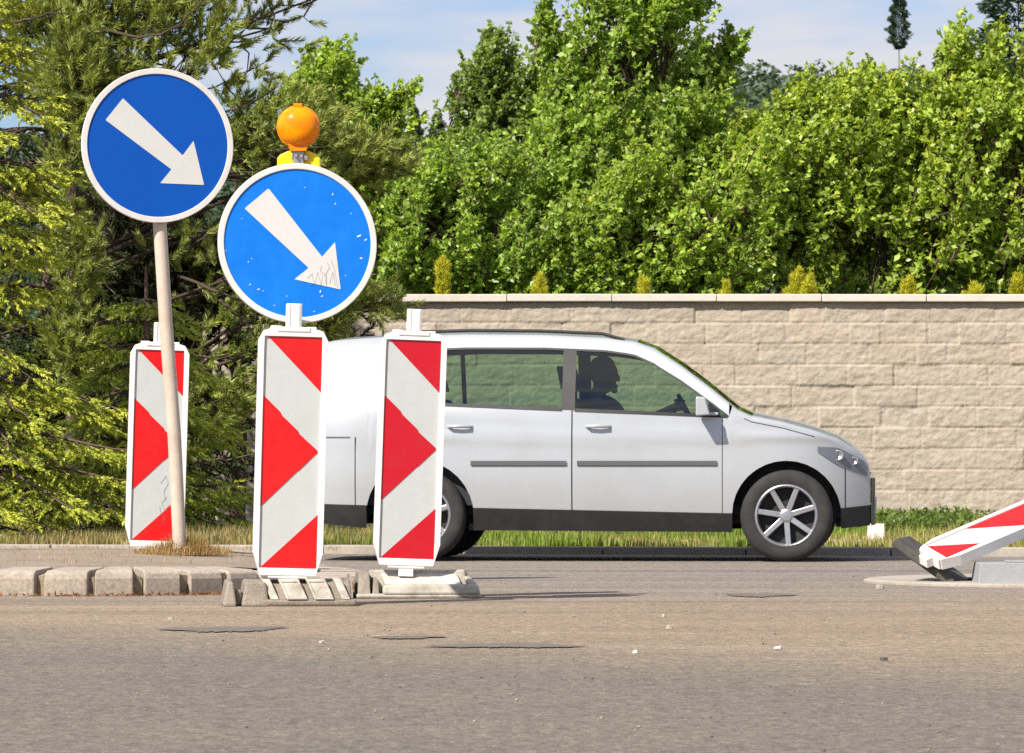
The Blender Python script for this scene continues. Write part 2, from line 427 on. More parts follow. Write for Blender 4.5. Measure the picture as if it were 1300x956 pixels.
KX0, KY0, KX1, KY1 = -3.64, 32.5, 3.45, 30.9
KS = (KY1 - KY0) / (KX1 - KX0)
def kerb_y(x): return KY0 + KS * (x - KX0)
WALL_Y = 43.6
sheet('ground', [(-1500, -300), (1500, -300), (1500, 2500), (-1500, 2500)], -0.03, M['field'])
sheet('road', [(-60, -40), (60, -40), (60, kerb_y(60)), (-60, kerb_y(-60))], 0.0, M['asphalt'])

# far kerb: stones about a metre long
bm = bmesh.new()
kd = Vector((1, KS, 0)).normalized(); kn = Vector((-kd.y, kd.x, 0))
L = 0.0
base = Vector((-14, kerb_y(-14), 0))
while L < 32:
    ln = 1.0
    a = base + kd * L; b = base + kd * (L + ln - 0.012)
    h = 0.058 + random.uniform(-0.003, 0.003)
    q = [a, b, b + kn * 0.14, a + kn * 0.14]
    hexa(bm, [tuple(p + Vector((0, 0, -0.05))) for p in q] + [tuple(p + Vector((0, 0, h))) for p in q])
    L += ln
tag(bm_obj('kerb', bm, M['concrete'], bevel=0.008), kind='structure')
vk = lambda x: kerb_y(x) + 0.14 * math.sqrt(1 + KS * KS) + 0.002
sheet('verge', [(-60, vk(-60)), (60, vk(60)), (60, WALL_Y + 0.3), (-3.2, WALL_Y + 0.3), (-3.2, 75), (-60, 75)], 0.045, M['verge'])

# worn edge line in front of the far kerb (broken patches of paint)
bm = bmesh.new(); x = -14.0
rl = random.Random(3)
while x < 16:
    l = rl.uniform(0.03, 0.22); g = rl.uniform(0.01, 0.09)
    y0 = kerb_y(x) - 0.42 + rl.uniform(-0.012, 0.012); w_ = rl.uniform(0.05, 0.11)
    pts = []
    k = 5
    for i in range(k): pts.append((x + l * i / (k - 1), y0 + rl.uniform(-0.012, 0.008) + KS * l * i / (k - 1)))
    for i in range(k): pts.append((x + l * (1 - i / (k - 1)), y0 + w_ + rl.uniform(-0.012, 0.012) + KS * l * (1 - i / (k - 1))))
    bm.faces.new([bm.verts.new((px, py, 0.004)) for px, py in pts])
    x += l + g
tag(bm_obj('road_line', bm, M['line_paint']), kind='structure')

# soft shadows painted on the asphalt as dark patches, with their own ragged outline
def shadow_streak(cx, cy, rx, ry, seed):
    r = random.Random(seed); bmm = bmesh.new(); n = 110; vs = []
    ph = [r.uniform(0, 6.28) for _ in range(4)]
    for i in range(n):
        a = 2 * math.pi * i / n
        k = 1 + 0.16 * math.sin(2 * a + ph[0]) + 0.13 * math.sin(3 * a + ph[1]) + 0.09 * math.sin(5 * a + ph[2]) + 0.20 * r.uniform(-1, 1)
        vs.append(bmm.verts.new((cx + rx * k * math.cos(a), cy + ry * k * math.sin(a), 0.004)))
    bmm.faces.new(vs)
    o = bm_obj('road_shadow', bmm, M['shadow_patch']); tag(o, kind='structure')
M['shadow_patch'] = worn('painted_shadow', (0.175, 0.15, 0.122), (0.25, 0.20, 0.15), 0.9, 24, 0.9, fine=0.5, bmp=0.7)  # dark tone of the painted road shadows
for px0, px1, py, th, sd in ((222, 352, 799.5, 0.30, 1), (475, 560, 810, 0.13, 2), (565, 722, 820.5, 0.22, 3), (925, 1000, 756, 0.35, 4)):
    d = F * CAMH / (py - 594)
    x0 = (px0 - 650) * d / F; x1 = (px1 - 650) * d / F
    shadow_streak((x0 + x1) / 2, d, (x1 - x0) / 2, th, sd)

# near traffic island: rounded nose, ring of kerb stones, gravelly top
ICX, ICY, IA, IB = -2.0, 23.85, 1.28, 2.5
def island_curve(step=0.01):
    pts = []
    x = -14.0
    while x < ICX: pts.append((x, ICY - IB)); x += 0.05
    for k in range(0, 181):
        a = -math.pi / 2 + math.pi * k / 180
        pts.append((ICX + IA * math.cos(a), ICY + IB * math.sin(a)))
    x = ICX
    while x > -14: pts.append((x, ICY + IB)); x -= 0.05
    return np.array(pts)
ic = island_curve()
seg = np.linalg.norm(np.diff(ic, axis=0), axis=1); cum = np.concatenate([[0], np.cumsum(seg)])
def icp(s):
    p = np.array([np.interp(s, cum, ic[:, 0]), np.interp(s, cum, ic[:, 1])])
    q = np.array([np.interp(s + 0.01, cum, ic[:, 0]), np.interp(s + 0.01, cum, ic[:, 1])])
    t = (q - p) / (np.linalg.norm(q - p) + 1e-9); return p, t, np.array([-t[1], t[0]])      # inward normal
bm = bmesh.new(); bmm = bmesh.new()
s = 0.02; ri = random.Random(11)
s_total = cum[-1]
while s < s_total - 0.3:
    wd = ri.uniform(0.175, 0.215); gap = ri.uniform(0.028, 0.06)
    p0, t0, n0 = icp(s); p1, t1, n1 = icp(s + wd)
    h = (0.122 + ri.uniform(-0.005, 0.005)) * (1 - .55 * max(0, min(1, (p0[0] + 1.35) / .45))); dep = 0.30; sk = 0.05 + ri.uniform(-.02, .02)
    def pt(p, nn, tt, a, z, k=0.0): return (p[0] + nn[0] * a + tt[0] * k, p[1] + nn[1] * a + tt[1] * k, z)
    prof = [(0.0, -0.05), (0.004, h - 0.045), (0.014, h - 0.018), (0.045, h - 0.004), (dep, h + 0.006), (dep, -0.05)]
    A = [bm.verts.new(pt(p0, n0, t0, a, z, sk * a / dep)) for a, z in prof]
    B = [bm.verts.new(pt(p1, n1, t1, a, z, sk * a / dep)) for a, z in prof]
    for i in range(len(prof)): bm.faces.new((A[i], A[(i + 1) % 6], B[(i + 1) % 6], B[i]))
    bm.faces.new(A[::-1]); bm.faces.new(B)
    p2, t2, n2 = icp(s + wd + gap)
    g = [pt(p1, n1, t1, 0.035 + ri.uniform(0, .01), 0), pt(p2, n2, t2, 0.035, 0), pt(p2, n2, t2, dep - .01, 0), pt(p1, n1, t1, dep - .01, 0)]
    zt = h - ri.uniform(0.02, 0.045)
    mz = (zt, zt, h - 0.005, h - 0.005)
    hexa(bmm, [(q[0], q[1], -0.05) for q in g] + [(q[0], q[1], z) for q, z in zip(g, mz)])
    s += wd + gap
tag(bm_obj('island_kerb', bm, M['kerbstone'], bevel=0.007), kind='structure')
tag(bm_obj('island_kerb_joint', bmm, M['mortar']), kind='structure')
# island top as a gentle mound
inner = [];
for k in np.linspace(0.02, s_total - 0.02, 150):
    p, t, n = icp(k); inner.append(p + n * 0.295)
inner = np.array(inner)
V = []; NR = 14
cen = np.array([[min(p[0], ICX), ICY] for p in inner])
for j in range(NR + 1):
    f = j / NR
    q = inner * (1 - f) + cen * f; low = np.clip((q[:, 0] + 1.35) / .45, 0, 1)
    z = 0.118 + 0.055 * np.sin(f * math.pi / 2) + 0.014 * (fbm(q[:, 0] * 3 + 50, q[:, 1] * 3, 5) - 0.5) * min(1, 4 * f) - .055 * low
    V.append(np.column_stack([q, z]))
V = np.concatenate(V); n_ = len(inner); Fq = []
for j in range(NR):
    i = np.arange(n_ - 1)
    Fq.append(np.stack([j * n_ + i, j * n_ + i + 1, (j + 1) * n_ + i + 1, (j + 1) * n_ + i], axis=-1))
tag(mesh_np('island_surface', V, np.concatenate(Fq), None, M['islandtop'], smooth=True), kind='structure')
def island_z(x, y):
    return 0.118 + 0.055 * math.sin(max(0, min(1, 1 - (abs(y - ICY) / (IB - .3)))) * math.pi / 2)

# ------------------------------------------------------------------ block wall
def wall_mesh(name, x0, x1, fine0, fine1, zb, zt, parent, mat, seed):
    """height field in the (x,z) plane, relief along -y; returns object"""
    xs = [x0]
    while xs[-1] < x1: xs.append(xs[-1] + (0.0125 if fine0 < xs[-1] < fine1 else 0.06))
    xs = np.array(xs); zs = np.arange(zb, zt + 0.001, 0.0125)
    X, Z = np.meshgrid(xs, zs)
    rw = np.random.default_rng(seed)
    course = 0.2; H = np.zeros_like(X); T = np.zeros(X.shape + (3,))
    ci = np.floor((Z - zt) / course).astype(int)
    base = np.array([0.455, 0.385, 0.31])
    for c in np.unique(ci):
        msk = ci == c
        cuts = [x0 - rw.uniform(0, 0.3)]
        while cuts[-1] < x1: cuts.append(cuts[-1] + rw.choice([0.3, 0.45, 0.6, 0.6, 0.45]) + rw.uniform(-0.01, 0.01))
        cuts = np.array(cuts)
        idx = np.searchsorted(cuts, X[msk]) - 1
        off = rw.normal(0, 0.0045, len(cuts)); sl = rw.normal(0, 0.005, len(cuts)); tb = rw.normal(1, 0.02, len(cuts)); tw = rw.normal(0, 0.007, len(cuts))
        xl = X[msk] - cuts[idx]; xr = cuts[np.minimum(idx + 1, len(cuts) - 1)] - X[msk]
        zl = (Z[msk] - zt) - c * course; zr = course - zl
        e = np.minimum(np.minimum(xl, xr) * 1.0, np.minimum(zl, zr))
        pil = np.clip(e / 0.012, 0, 1) ** 0.7 * 0.008
        H[msk] = off[idx] + sl[idx] * (xl - 0.2) * 2 + pil
        # flush joints in places: adjoining split blocks leave hardly a line
        t = base[None, :] * tb[idx][:, None]; t[:, 0] *= 1 + tw[idx]; t[:, 2] *= 1 - tw[idx]
        T[msk] = t
    H += 0.017 * (fbm(X * 7 + Z * 3.5 + 80, Z * 14 - X * 3 + 60, seed, 5, 2.1, 0.62) - 0.5)
    H += 0.012 * (fbm(X * 30 + 180, Z * 34 + 60, seed + 9, 3) - 0.5)
    V = np.stack([X, -H, Z], axis=-1).reshape(-1, 3)
    nx = len(xs); nz_ = len(zs)
    i = np.arange(nz_ - 1)[:, None] * nx + np.arange(nx - 1)[None, :]
    q = np.stack([i, i + 1, i + nx + 1, i + nx], axis=-1).reshape(-1, 4)
    return mesh_np(name, V, q, parent, mat, T.reshape(-1, 3), smooth=False)

WX0 = -3.0
WZT = 2.185
wall = empty('block_wall', (0, WALL_Y, 0))
tag(wall, 'long beige split-face block wall with pale capping running behind the silver car', 'wall')
wall_mesh('block_face', WX0, 16, -2.0, 5.2, -0.015, WZT, wall, M['wall'], 21)
bm = bmesh.new(); box(bm, WX0, 16, 0.03, 0.26, -0.05, WZT - 0.004); bm_obj('wall_core', bm, M['concrete'], wall)
ret = wall_mesh('return_face', 0, 9, 99, 100, -0.015, WZT, wall, M['wall'], 23)
ret.rotation_euler = (0, 0, R(-90)); ret.location = (WX0, 9.0, 0)
bm = bmesh.new(); x = WX0 - 0.045; rc = random.Random(4)
while x < 16:
    l = 1.0; dz = rc.uniform(-0.002, 0.002)
    box(bm, x, x + l - 0.006, -0.065 + rc.uniform(-.003, .003), 0.30, WZT + dz, WZT + 0.072 + dz); x += l
y = 0.31
while y < 9:
    box(bm, WX0 - 0.045, WX0 + 0.32, y, y + 0.994, WZT, WZT + 0.072); y += 1.0
bm_obj('coping', bm, M['cap'], wall, bevel=0.008)
sheet('terrace', [(WX0 + 0.2, WALL_Y + 0.2), (90, WALL_Y + 0.2), (90, 140), (WX0 + 0.2, 140)], 2.12, M['field'], thick=2.2)

# ------------------------------------------------------------------ foliage generators
def leaves(pos, axis, size, cols, width=0.55, fold=0.18):
    """rhombic leaves: pos (N,3) base, axis (N,3) along the blade"""
    N = len(pos)
    ref = unit(rng.normal(size=(N, 3)))
    side = unit(np.cross(axis, ref)); nrm = np.cross(axis, side)
    s = size[:, None]
    b = pos; t = pos + axis * s; md = pos + axis * s * 0.5
    l = md + side * s * width * 0.5 + nrm * s * fold * 0.5; r = md - side * s * width * 0.5 + nrm * s * fold * 0.5
    V = np.stack([b, l, t, r], axis=1).reshape(-1, 3)
    q = np.arange(4 * N).reshape(N, 4)
    return V, q, np.repeat(cols, 4, axis=0)

def needles(pos, axis, length, wid, cols):
    N = len(pos); side = unit(np.cross(axis, unit(rng.normal(size=(N, 3)))))
    V = np.stack([pos - side * wid * 0.5, pos + side * wid * 0.5, pos + axis * length[:, None]], axis=1).reshape(-1, 3)
    return V, np.arange(3 * N).reshape(N, 3), np.repeat(cols, 3, axis=0)

def clump_noise(p, sc, seed):
    return (vnoise(p[:, 0] * sc + 40, p[:, 2] * sc + 40, seed) + vnoise(p[:, 1] * sc + 40, p[:, 2] * sc + 90, seed + 1)) * 0.5

def broadleaf(name, label, cat, trunk_px, d, lobes, n_spray, col, leaf=0.07, group=None, spiky=0.5, base_z=2.12, gap=0.40, seed=1, fewer=17, lean=0.45, wide=0.62):
    """lobes: (px, py, rx, ry, depth) in photo pixels at distance d"""
    global rng
    rng = np.random.default_rng(seed)
    root = empty(name, (P(trunk_px, 0, d).x, d, base_z)); tag(root, label, cat, group)
    org = np.array(root.location)
    sc = F / d
    cs = np.array([list(P(l[0], l[1], d + (l[5] if len(l) > 5 else 0))) for l in lobes]); rr = np.array([(l[2] / sc, l[4], l[3] / sc) for l in lobes])
    NB = int(n_spray / 4.6)
    vol = (rr[:, 0] * rr[:, 2] * np.sqrt(rr[:, 1])); vol = vol + .012 * (rr.max(axis=1) < .42); pk = rng.choice(len(lobes), NB * 3, p=vol / vol.sum())
    u = unit(rng.normal(size=(NB * 3, 3))); rad = rng.random(NB * 3) ** 0.40
    tips = cs[pk] + u * rad[:, None] * rr[pk]
    g = clump_noise(tips, 1.7, seed); keep = (g > gap + 0.07) | (rng.random(len(g)) < 0.07) | ((rr[pk].max(axis=1) < .42) & (rng.random(len(g)) < .75))
    tips = tips[keep][:NB]; u = u[keep][:NB]; rad = rad[keep][:NB]; pk = pk[keep][:NB]; N = len(tips)
    # each bough is an upright plume: a curved stem with short side sprays, narrowing to its tip
    ax = unit(u * 0.5 * rad[:, None] * [1, 1, .6] + np.array([lean, -0.1, 1.0]) + rng.normal(size=(N, 3)) * 0.22)
    ln = rng.uniform(0.42, 0.95, N) * np.minimum(1.0, 0.45 + rr[pk].min(axis=1) * 1.3)
    start = tips - ax * ln[:, None] * 0.55
    bend = unit(rng.normal(size=(N, 3))) * 0.09
    S_ = 13; fs = (np.arange(S_) + 0.5) / S_
    stem = start[:, None, :] + ax[:, None, :] * (ln[:, None] * fs[None, :])[..., None] + bend[:, None, :] * (fs ** 2)[None, :, None]
    srd = unit(np.cross(ax[:, None, :], unit(rng.normal(size=(N, S_, 3)))))
    sax = unit(srd * 0.85 + ax[:, None, :] * 0.65)
    slen = (0.145 * (1.12 - fs ** 1.4))[None, :] * rng.uniform(0.6, 1.3, (N, S_)) * (ln[:, None] / 0.55) ** .5
    K = 8; f = (np.arange(K) + 0.6) / K
    pos = stem[:, :, None, :] + sax[:, :, None, :] * (slen[:, :, None] * f[None, None, :])[..., None]
    la = unit(sax[:, :, None, :] * 0.7 + rng.normal(size=(N, S_, K, 3)) * 0.55 + np.array([0.15, -0.1, -0.15]))
    nrm = unit(srd[:, :, None, :] * 0.5 + np.array([-0.15, -0.25, 0.65]) + rng.normal(size=(N, S_, K, 3)) * 0.55)
    sz = 1.20 * leaf * rng.uniform(0.55, 1.2, (N, S_, K)) * (1.08 - 0.4 * fs)[None, :, None]
    col = np.array(col); v = rng.normal(1, 0.16, (N, 1, 1, 1)).clip(0.6, 1.5) * rng.normal(1, 0.20, (N, S_, K, 1)).clip(0.45, 1.6)
    yel = (rng.random((N, 1, 1)) * 0.5 + 0.35 * fs[None, :, None] + 0.35 * f[None, None, :])[..., None].clip(0, 1.1)
    c = col * v * (0.80 + yel * np.array([0.46, 0.32, 0.12]))
    L_ = pos.reshape(-1, 3) - org; A_ = la.reshape(-1, 3); side = unit(np.cross(A_, nrm.reshape(-1, 3))); up = np.cross(side, A_)
    s1_ = sz.reshape(-1, 1); md = L_ + A_ * s1_ * 0.48; w2 = side * s1_ * wide * 0.5; fo = up * s1_ * 0.07
    V = np.stack([L_, md + w2 + fo, L_ + A_ * s1_ - fo, md - w2 + fo], axis=1).reshape(-1, 3)
    T = np.repeat(c.reshape(-1, 3).clip(0.005, 0.6), 4, axis=0)
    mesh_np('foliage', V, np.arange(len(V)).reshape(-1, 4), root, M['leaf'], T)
    # wood: trunk, limbs to lobes, twigs under some sprays
    top = cs[np.argmax(cs[:, 2])]; paths = []
    b0 = org.copy(); fork = b0 * 0.5 + cs.mean(0) * 0.5; fork[2] = base_z + 0.4 * (cs[:, 2].mean() - base_z)
    R0 = 0.09
    tr = [(np.array([b0, b0 * .5 + fork * .5 + [0.03, 0, 0], fork]) - org, np.array([R0, R0 * .85, R0 * .7]))]
    nodes = []
    for c_, r_ in zip(cs, rr):
        m1 = fork * 0.55 + c_ * 0.45 + rng.normal(size=3) * 0.08; t_ = c_ + [0, 0, r_[2] * 0.35]
        paths.append((np.array([fork, m1, c_, t_]) - org, np.array([R0 * .5, R0 * .3, R0 * .14, 0.003]) * (1.0 if r_.max() > .42 else .55)))
        nodes.append((fork, m1, c_, t_))
    sel = rng.random(N) < min(1.0, 700 / N)
    for i in np.nonzero(sel)[0]:
        nn = nodes[pk[i]]; k = rng.integers(1, 3); s_ = nn[k] + (nn[k + 1] - nn[k]) * rng.random() if k < 3 else nn[k]
        mdp = (s_ + tips[i]) / 2 + rng.normal(size=3) * 0.05 + [0, 0, 0.05]
        paths.append((np.array([s_, start[i], stem[i, 6], stem[i, 12]]) - org, np.array([0.012, 0.009, 0.005, 0.002])))
    v, q = tubes_np(tr, 8); mesh_np('trunk', v, q, root, M['bark'], smooth=True)
    v, q = tubes_np(paths, 4); mesh_np('branches', v, q, root, M['bark'], smooth=True)
    return root

G1 = (0.30, 0.44, 0.075); G2 = (0.28, 0.42, 0.083); G3 = (0.325, 0.45, 0.075); G4 = (0.21, 0.31, 0.085)
GT = 'leafy trees growing above the block wall'
broadleaf('leafy_tree', 'tall dense leafy tree rising highest above the middle of the block wall', 'tree', 800, 47.5,
          [(735, 90, 38, 70, .7), (815, 40, 78, 70, .9), (780, 160, 100, 90, 1.0), (868, 130, 52, 90, .9), (850, 230, 95, 90, 1.0), (730, 240, 85, 80, 1.0), (905, 90, 24, 34, .35), (870, -20, 50, 50, .8), (790, -50, 60, 50, .8), (692, 40, 18, 36, .3), (930, 60, 10, 14, .2)],
          3300, G2, 0.072, GT, seed=31, gap=0.36)
broadleaf('leafy_tree', 'slim airy tree with a thin loose top beside the open sky gap', 'tree', 640, 48.5,
          [(618, 85, 26, 34, .4), (584, 122, 20, 26, .3), (655, 110, 24, 34, .4), (625, 62, 10, 14, .2), (630, 160, 46, 40, .5), (612, 190, 45, 40, .5), (680, 165, 40, 50, .6), (645, 230, 80, 60, .8)],
          1700, G4, 0.066, GT, seed=32, gap=0.30)
broadleaf('leafy_tree', 'rounded low tree in fresh green between the blue sign and the slim airy tree', 'tree', 590, 46.2,
          [(580, 290, 110, 80, .9), (520, 320, 70, 70, .8), (650, 300, 90, 75, .9), (600, 220, 60, 40, .6), (700, 330, 70, 60, .8), (545, 235, 40, 45, .5)],
          2000, G2, 0.068, GT, seed=33, gap=0.38)
broadleaf('leafy_tree', 'bushy spreading tree filling the space left of the wide golden shrub', 'tree', 850, 46.0,
          [(800, 310, 100, 75, .9), (900, 300, 100, 85, .9), (960, 240, 75, 70, .8), (860, 250, 80, 60, .8), (740, 330, 50, 60, .8)],
          2000, G1, 0.07, GT, seed=34, gap=0.42)
broadleaf('leafy_tree', 'yellowish green tree with a ragged flat top under the far forest ridge', 'tree', 1060, 46.8,
          [(1000, 205, 65, 60, .9), (1070, 195, 75, 75, .9), (945, 185, 26, 34, .5), (1030, 135, 26, 30, .4), (1085, 128, 26, 30, .4), (1000, 150, 16, 26, .3), (1125, 150, 50, 50, .6), (1165, 160, 40, 60, .5), (1030, 290, 110, 90, .9), (1130, 270, 80, 100, .9), (1145, 150, 16, 18, .3)],
          3000, G3, 0.07, GT, seed=35, gap=0.42)
broadleaf('leafy_tree', 'tall leafy tree leaning in at the right edge above the wall', 'tree', 1300, 46.4,
          [(1280, 140, 60, 70, .8), (1245, 215, 65, 80, .9), (1325, 90, 60, 70, .8), (1210, 260, 70, 90, .9), (1300, 280, 100, 90, .9), (1380, 180, 90, 130, 1.0), (1205, 140, 22, 50, .4), (1210, 70, 14, 46, .3), (1235, 95, 20, 30, .3), (1262, 62, 14, 20, .3)],
          3300, G3, 0.072, GT, seed=36, gap=0.38)
broadleaf('leafy_tree', 'light green leafy tree rising behind the pine to the right of the amber lamp', 'tree', 460, 46.5,
          [(442, 150, 36, 50, .5), (420, 80, 18, 30, .35), (395, 115, 34, 44, .5), (486, 128, 24, 16, .3), (455, 225, 50, 60, .7), (440, 290, 70, 80, .8), (490, 150, 26, 26, .3), (480, 330, 60, 60, .8), (512, 122, 10, 7, .15)],
          1300, G1, 0.07, GT, seed=37, gap=0.40)
# a second, deeper row closing the gaps between the first; leaves painted shade-dark
GB = 'second-row trees behind the wall with shade painted into the leaves'
broadleaf('shade_tinted_tree', 'dark leafy tree in the second row, glimpsed through gaps left of centre', 'tree', 560, 52.0,
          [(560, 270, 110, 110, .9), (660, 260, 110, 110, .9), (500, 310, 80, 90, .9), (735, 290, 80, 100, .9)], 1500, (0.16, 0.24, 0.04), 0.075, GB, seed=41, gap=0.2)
broadleaf('shade_tinted_tree', 'dark leafy tree in the second row, glimpsed through gaps behind the tallest tree', 'tree', 850, 52.5,
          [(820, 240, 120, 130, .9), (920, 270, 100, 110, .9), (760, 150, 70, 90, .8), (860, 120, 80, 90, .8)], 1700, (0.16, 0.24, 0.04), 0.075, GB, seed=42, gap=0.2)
broadleaf('shade_tinted_tree', 'dark leafy tree in the second row, glimpsed through gaps towards the right edge', 'tree', 1180, 52.0,
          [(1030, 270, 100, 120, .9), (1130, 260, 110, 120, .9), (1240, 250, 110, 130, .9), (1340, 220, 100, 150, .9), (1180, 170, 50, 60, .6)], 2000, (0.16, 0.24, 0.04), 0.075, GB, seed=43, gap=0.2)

# ---------- spruces
def spruce(name, label, trunk_px, d, height, rfun, seed, dens=1.0, bright=(0.52, 0.55, 0.07), dark=(0.10, 0.16, 0.03), base_z=0.045, zmin=0.1, group=None, step=0.2, nb=8, view_only=None):
    global rng
    rng = np.random.default_rng(seed)
    root = empty(name, (P(trunk_px, 0, d).x, d, base_z)); tag(root, label, 'tree', group)
    paths = []; SP = []; SA = []; SL = []; SB = []
    z = zmin
    while z < height - 0.1:
        for k in range(nb):
            a = rng.uniform(0, 2 * math.pi)
            dr = np.array([math.cos(a), math.sin(a), 0])
            Lb = rfun(z) * rng.uniform(0.72, 1.12)
            if Lb < 0.12: continue
            vis = dr[1] < 0.35
            if not vis and rng.random() < 0.5: continue
            n = 9; t = np.linspace(0, 1, n)
            rise = rng.uniform(0.05, 0.25) * Lb; droop = rng.uniform(0.3, 0.75) * Lb
            pts = dr[None, :] * (Lb * t)[:, None]; pts[:, 2] = z + rise * t - droop * t ** 2 + 0.14 * Lb * t ** 5
            pts[:, :2] += rng.normal(0, 0.012, (n, 2)) * t[:, None]
            paths.append((pts, np.linspace(0.018, 0.004, n) * (0.5 + 0.5 * Lb)))
            side = np.array([-dr[1], dr[0], 0])
            s_ = 0.18 * Lb
            while s_ < Lb:
                f = s_ / Lb; bp = np.array([np.interp(f, t, pts[:, i]) for i in range(3)])
                for sg in (-1, 1):
                    tl = (0.12 + 0.50 * (1 - f) * min(1, Lb)) * rng.uniform(0.6, 1.15)
                    ta = unit(side * sg * 0.9 + dr * 0.75 + np.array([0, 0, rng.uniform(-0.45, -0.05)]))
                    te = bp + ta * tl; te[2] -= 0.12 * tl
                    if rng.random() < 0.4: paths.append((np.array([bp, (bp + te) / 2, te]), np.array([0.005, 0.004, 0.002])))
                    m = max(1, int(tl / 0.085 * dens))
                    ff = (np.arange(m) + rng.random(m)) / m
                    for q in ff:
                        sp = bp + (te - bp) * q; sg2 = rng.choice([-1, 1])
                        sa = unit(ta * 0.8 + np.cross(ta, [0, 0, 1]) * sg2 * 0.75 + np.array([0, 0, rng.uniform(-0.9, -0.05)]))
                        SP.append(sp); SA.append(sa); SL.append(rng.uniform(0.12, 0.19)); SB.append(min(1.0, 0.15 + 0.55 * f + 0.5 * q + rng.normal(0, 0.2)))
                    SP.append(te); SA.append(unit(ta + [0, 0, -0.15])); SL.append(rng.uniform(0.08, 0.14)); SB.append(0.75 + rng.normal(0, 0.2))
                s_ += rng.uniform(0.09, 0.14)
            SP.append(pts[-1]); SA.append(unit(pts[-1] - pts[-2])); SL.append(0.15); SB.append(1.0)
        z += step * 1.35 * rng.uniform(0.7, 1.3)
    SP = np.array(SP); SA = np.array(SA); SL = np.array(SL); SB = np.array(SB).clip(0, 1)
    K = 26; N = len(SP)
    f = (np.arange(K) + 0.5) / K
    pos = SP[:, None, :] + SA[:, None, :] * (SL[:, None] * f[None, :])[..., None]
    rd = unit(np.cross(SA[:, None, :], unit(rng.normal(size=(N, K, 3)))))
    ax = unit(rd * 0.65 + SA[:, None, :] * 0.9)
    nl = np.full(N * K, 0.034) * rng.uniform(0.8, 1.2, N * K)
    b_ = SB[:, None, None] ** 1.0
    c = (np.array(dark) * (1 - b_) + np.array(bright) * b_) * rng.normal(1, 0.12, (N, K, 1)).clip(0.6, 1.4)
    V, q, T = needles(pos.reshape(-1, 3), ax.reshape(-1, 3), nl, 0.016, c.reshape(-1, 3))
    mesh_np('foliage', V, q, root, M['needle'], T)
    tr = [(np.array([[0, 0, -0.1], [0.02, 0, height * 0.5], [0, 0, height]]), np.array([0.05 + 0.012 * height, 0.03 + 0.006 * height, 0.008]))]
    v, q = tubes_np(tr, 8); mesh_np('trunk', v, q, root, M['bark'], smooth=True)
    v, q = tubes_np(paths, 4); mesh_np('branches', v, q, root, M['bark'], smooth=True)
    return root

def rA(z):
    return np.interp(z, [0, 0.5, 1.1, 1.45, 1.75, 2.1, 2.7, 3.4, 3.85, 4.3, 7.0], [1.2, 1.5, 1.35, 0.8, 0.5, 0.74, 0.82, 0.78, 0.45, 0.6, 0.05])
spruce('spruce_tree', 'tall bright yellow-green spruce cut off by the left edge', -40, 34.6, 6.6, rA, 51, 0.9, step=0.17, nb=8)
spruce('spruce_tree', 'small young spruce with drooping shoots behind the beacon board on the island', 185, 36.2, 2.15,
       lambda z: np.interp(z, [0, 0.5, 1.2, 2.15], [0.86, 0.84, 0.6, 0.08]), 52, 1.0, bright=(0.48, 0.53, 0.08), step=0.13, nb=9)

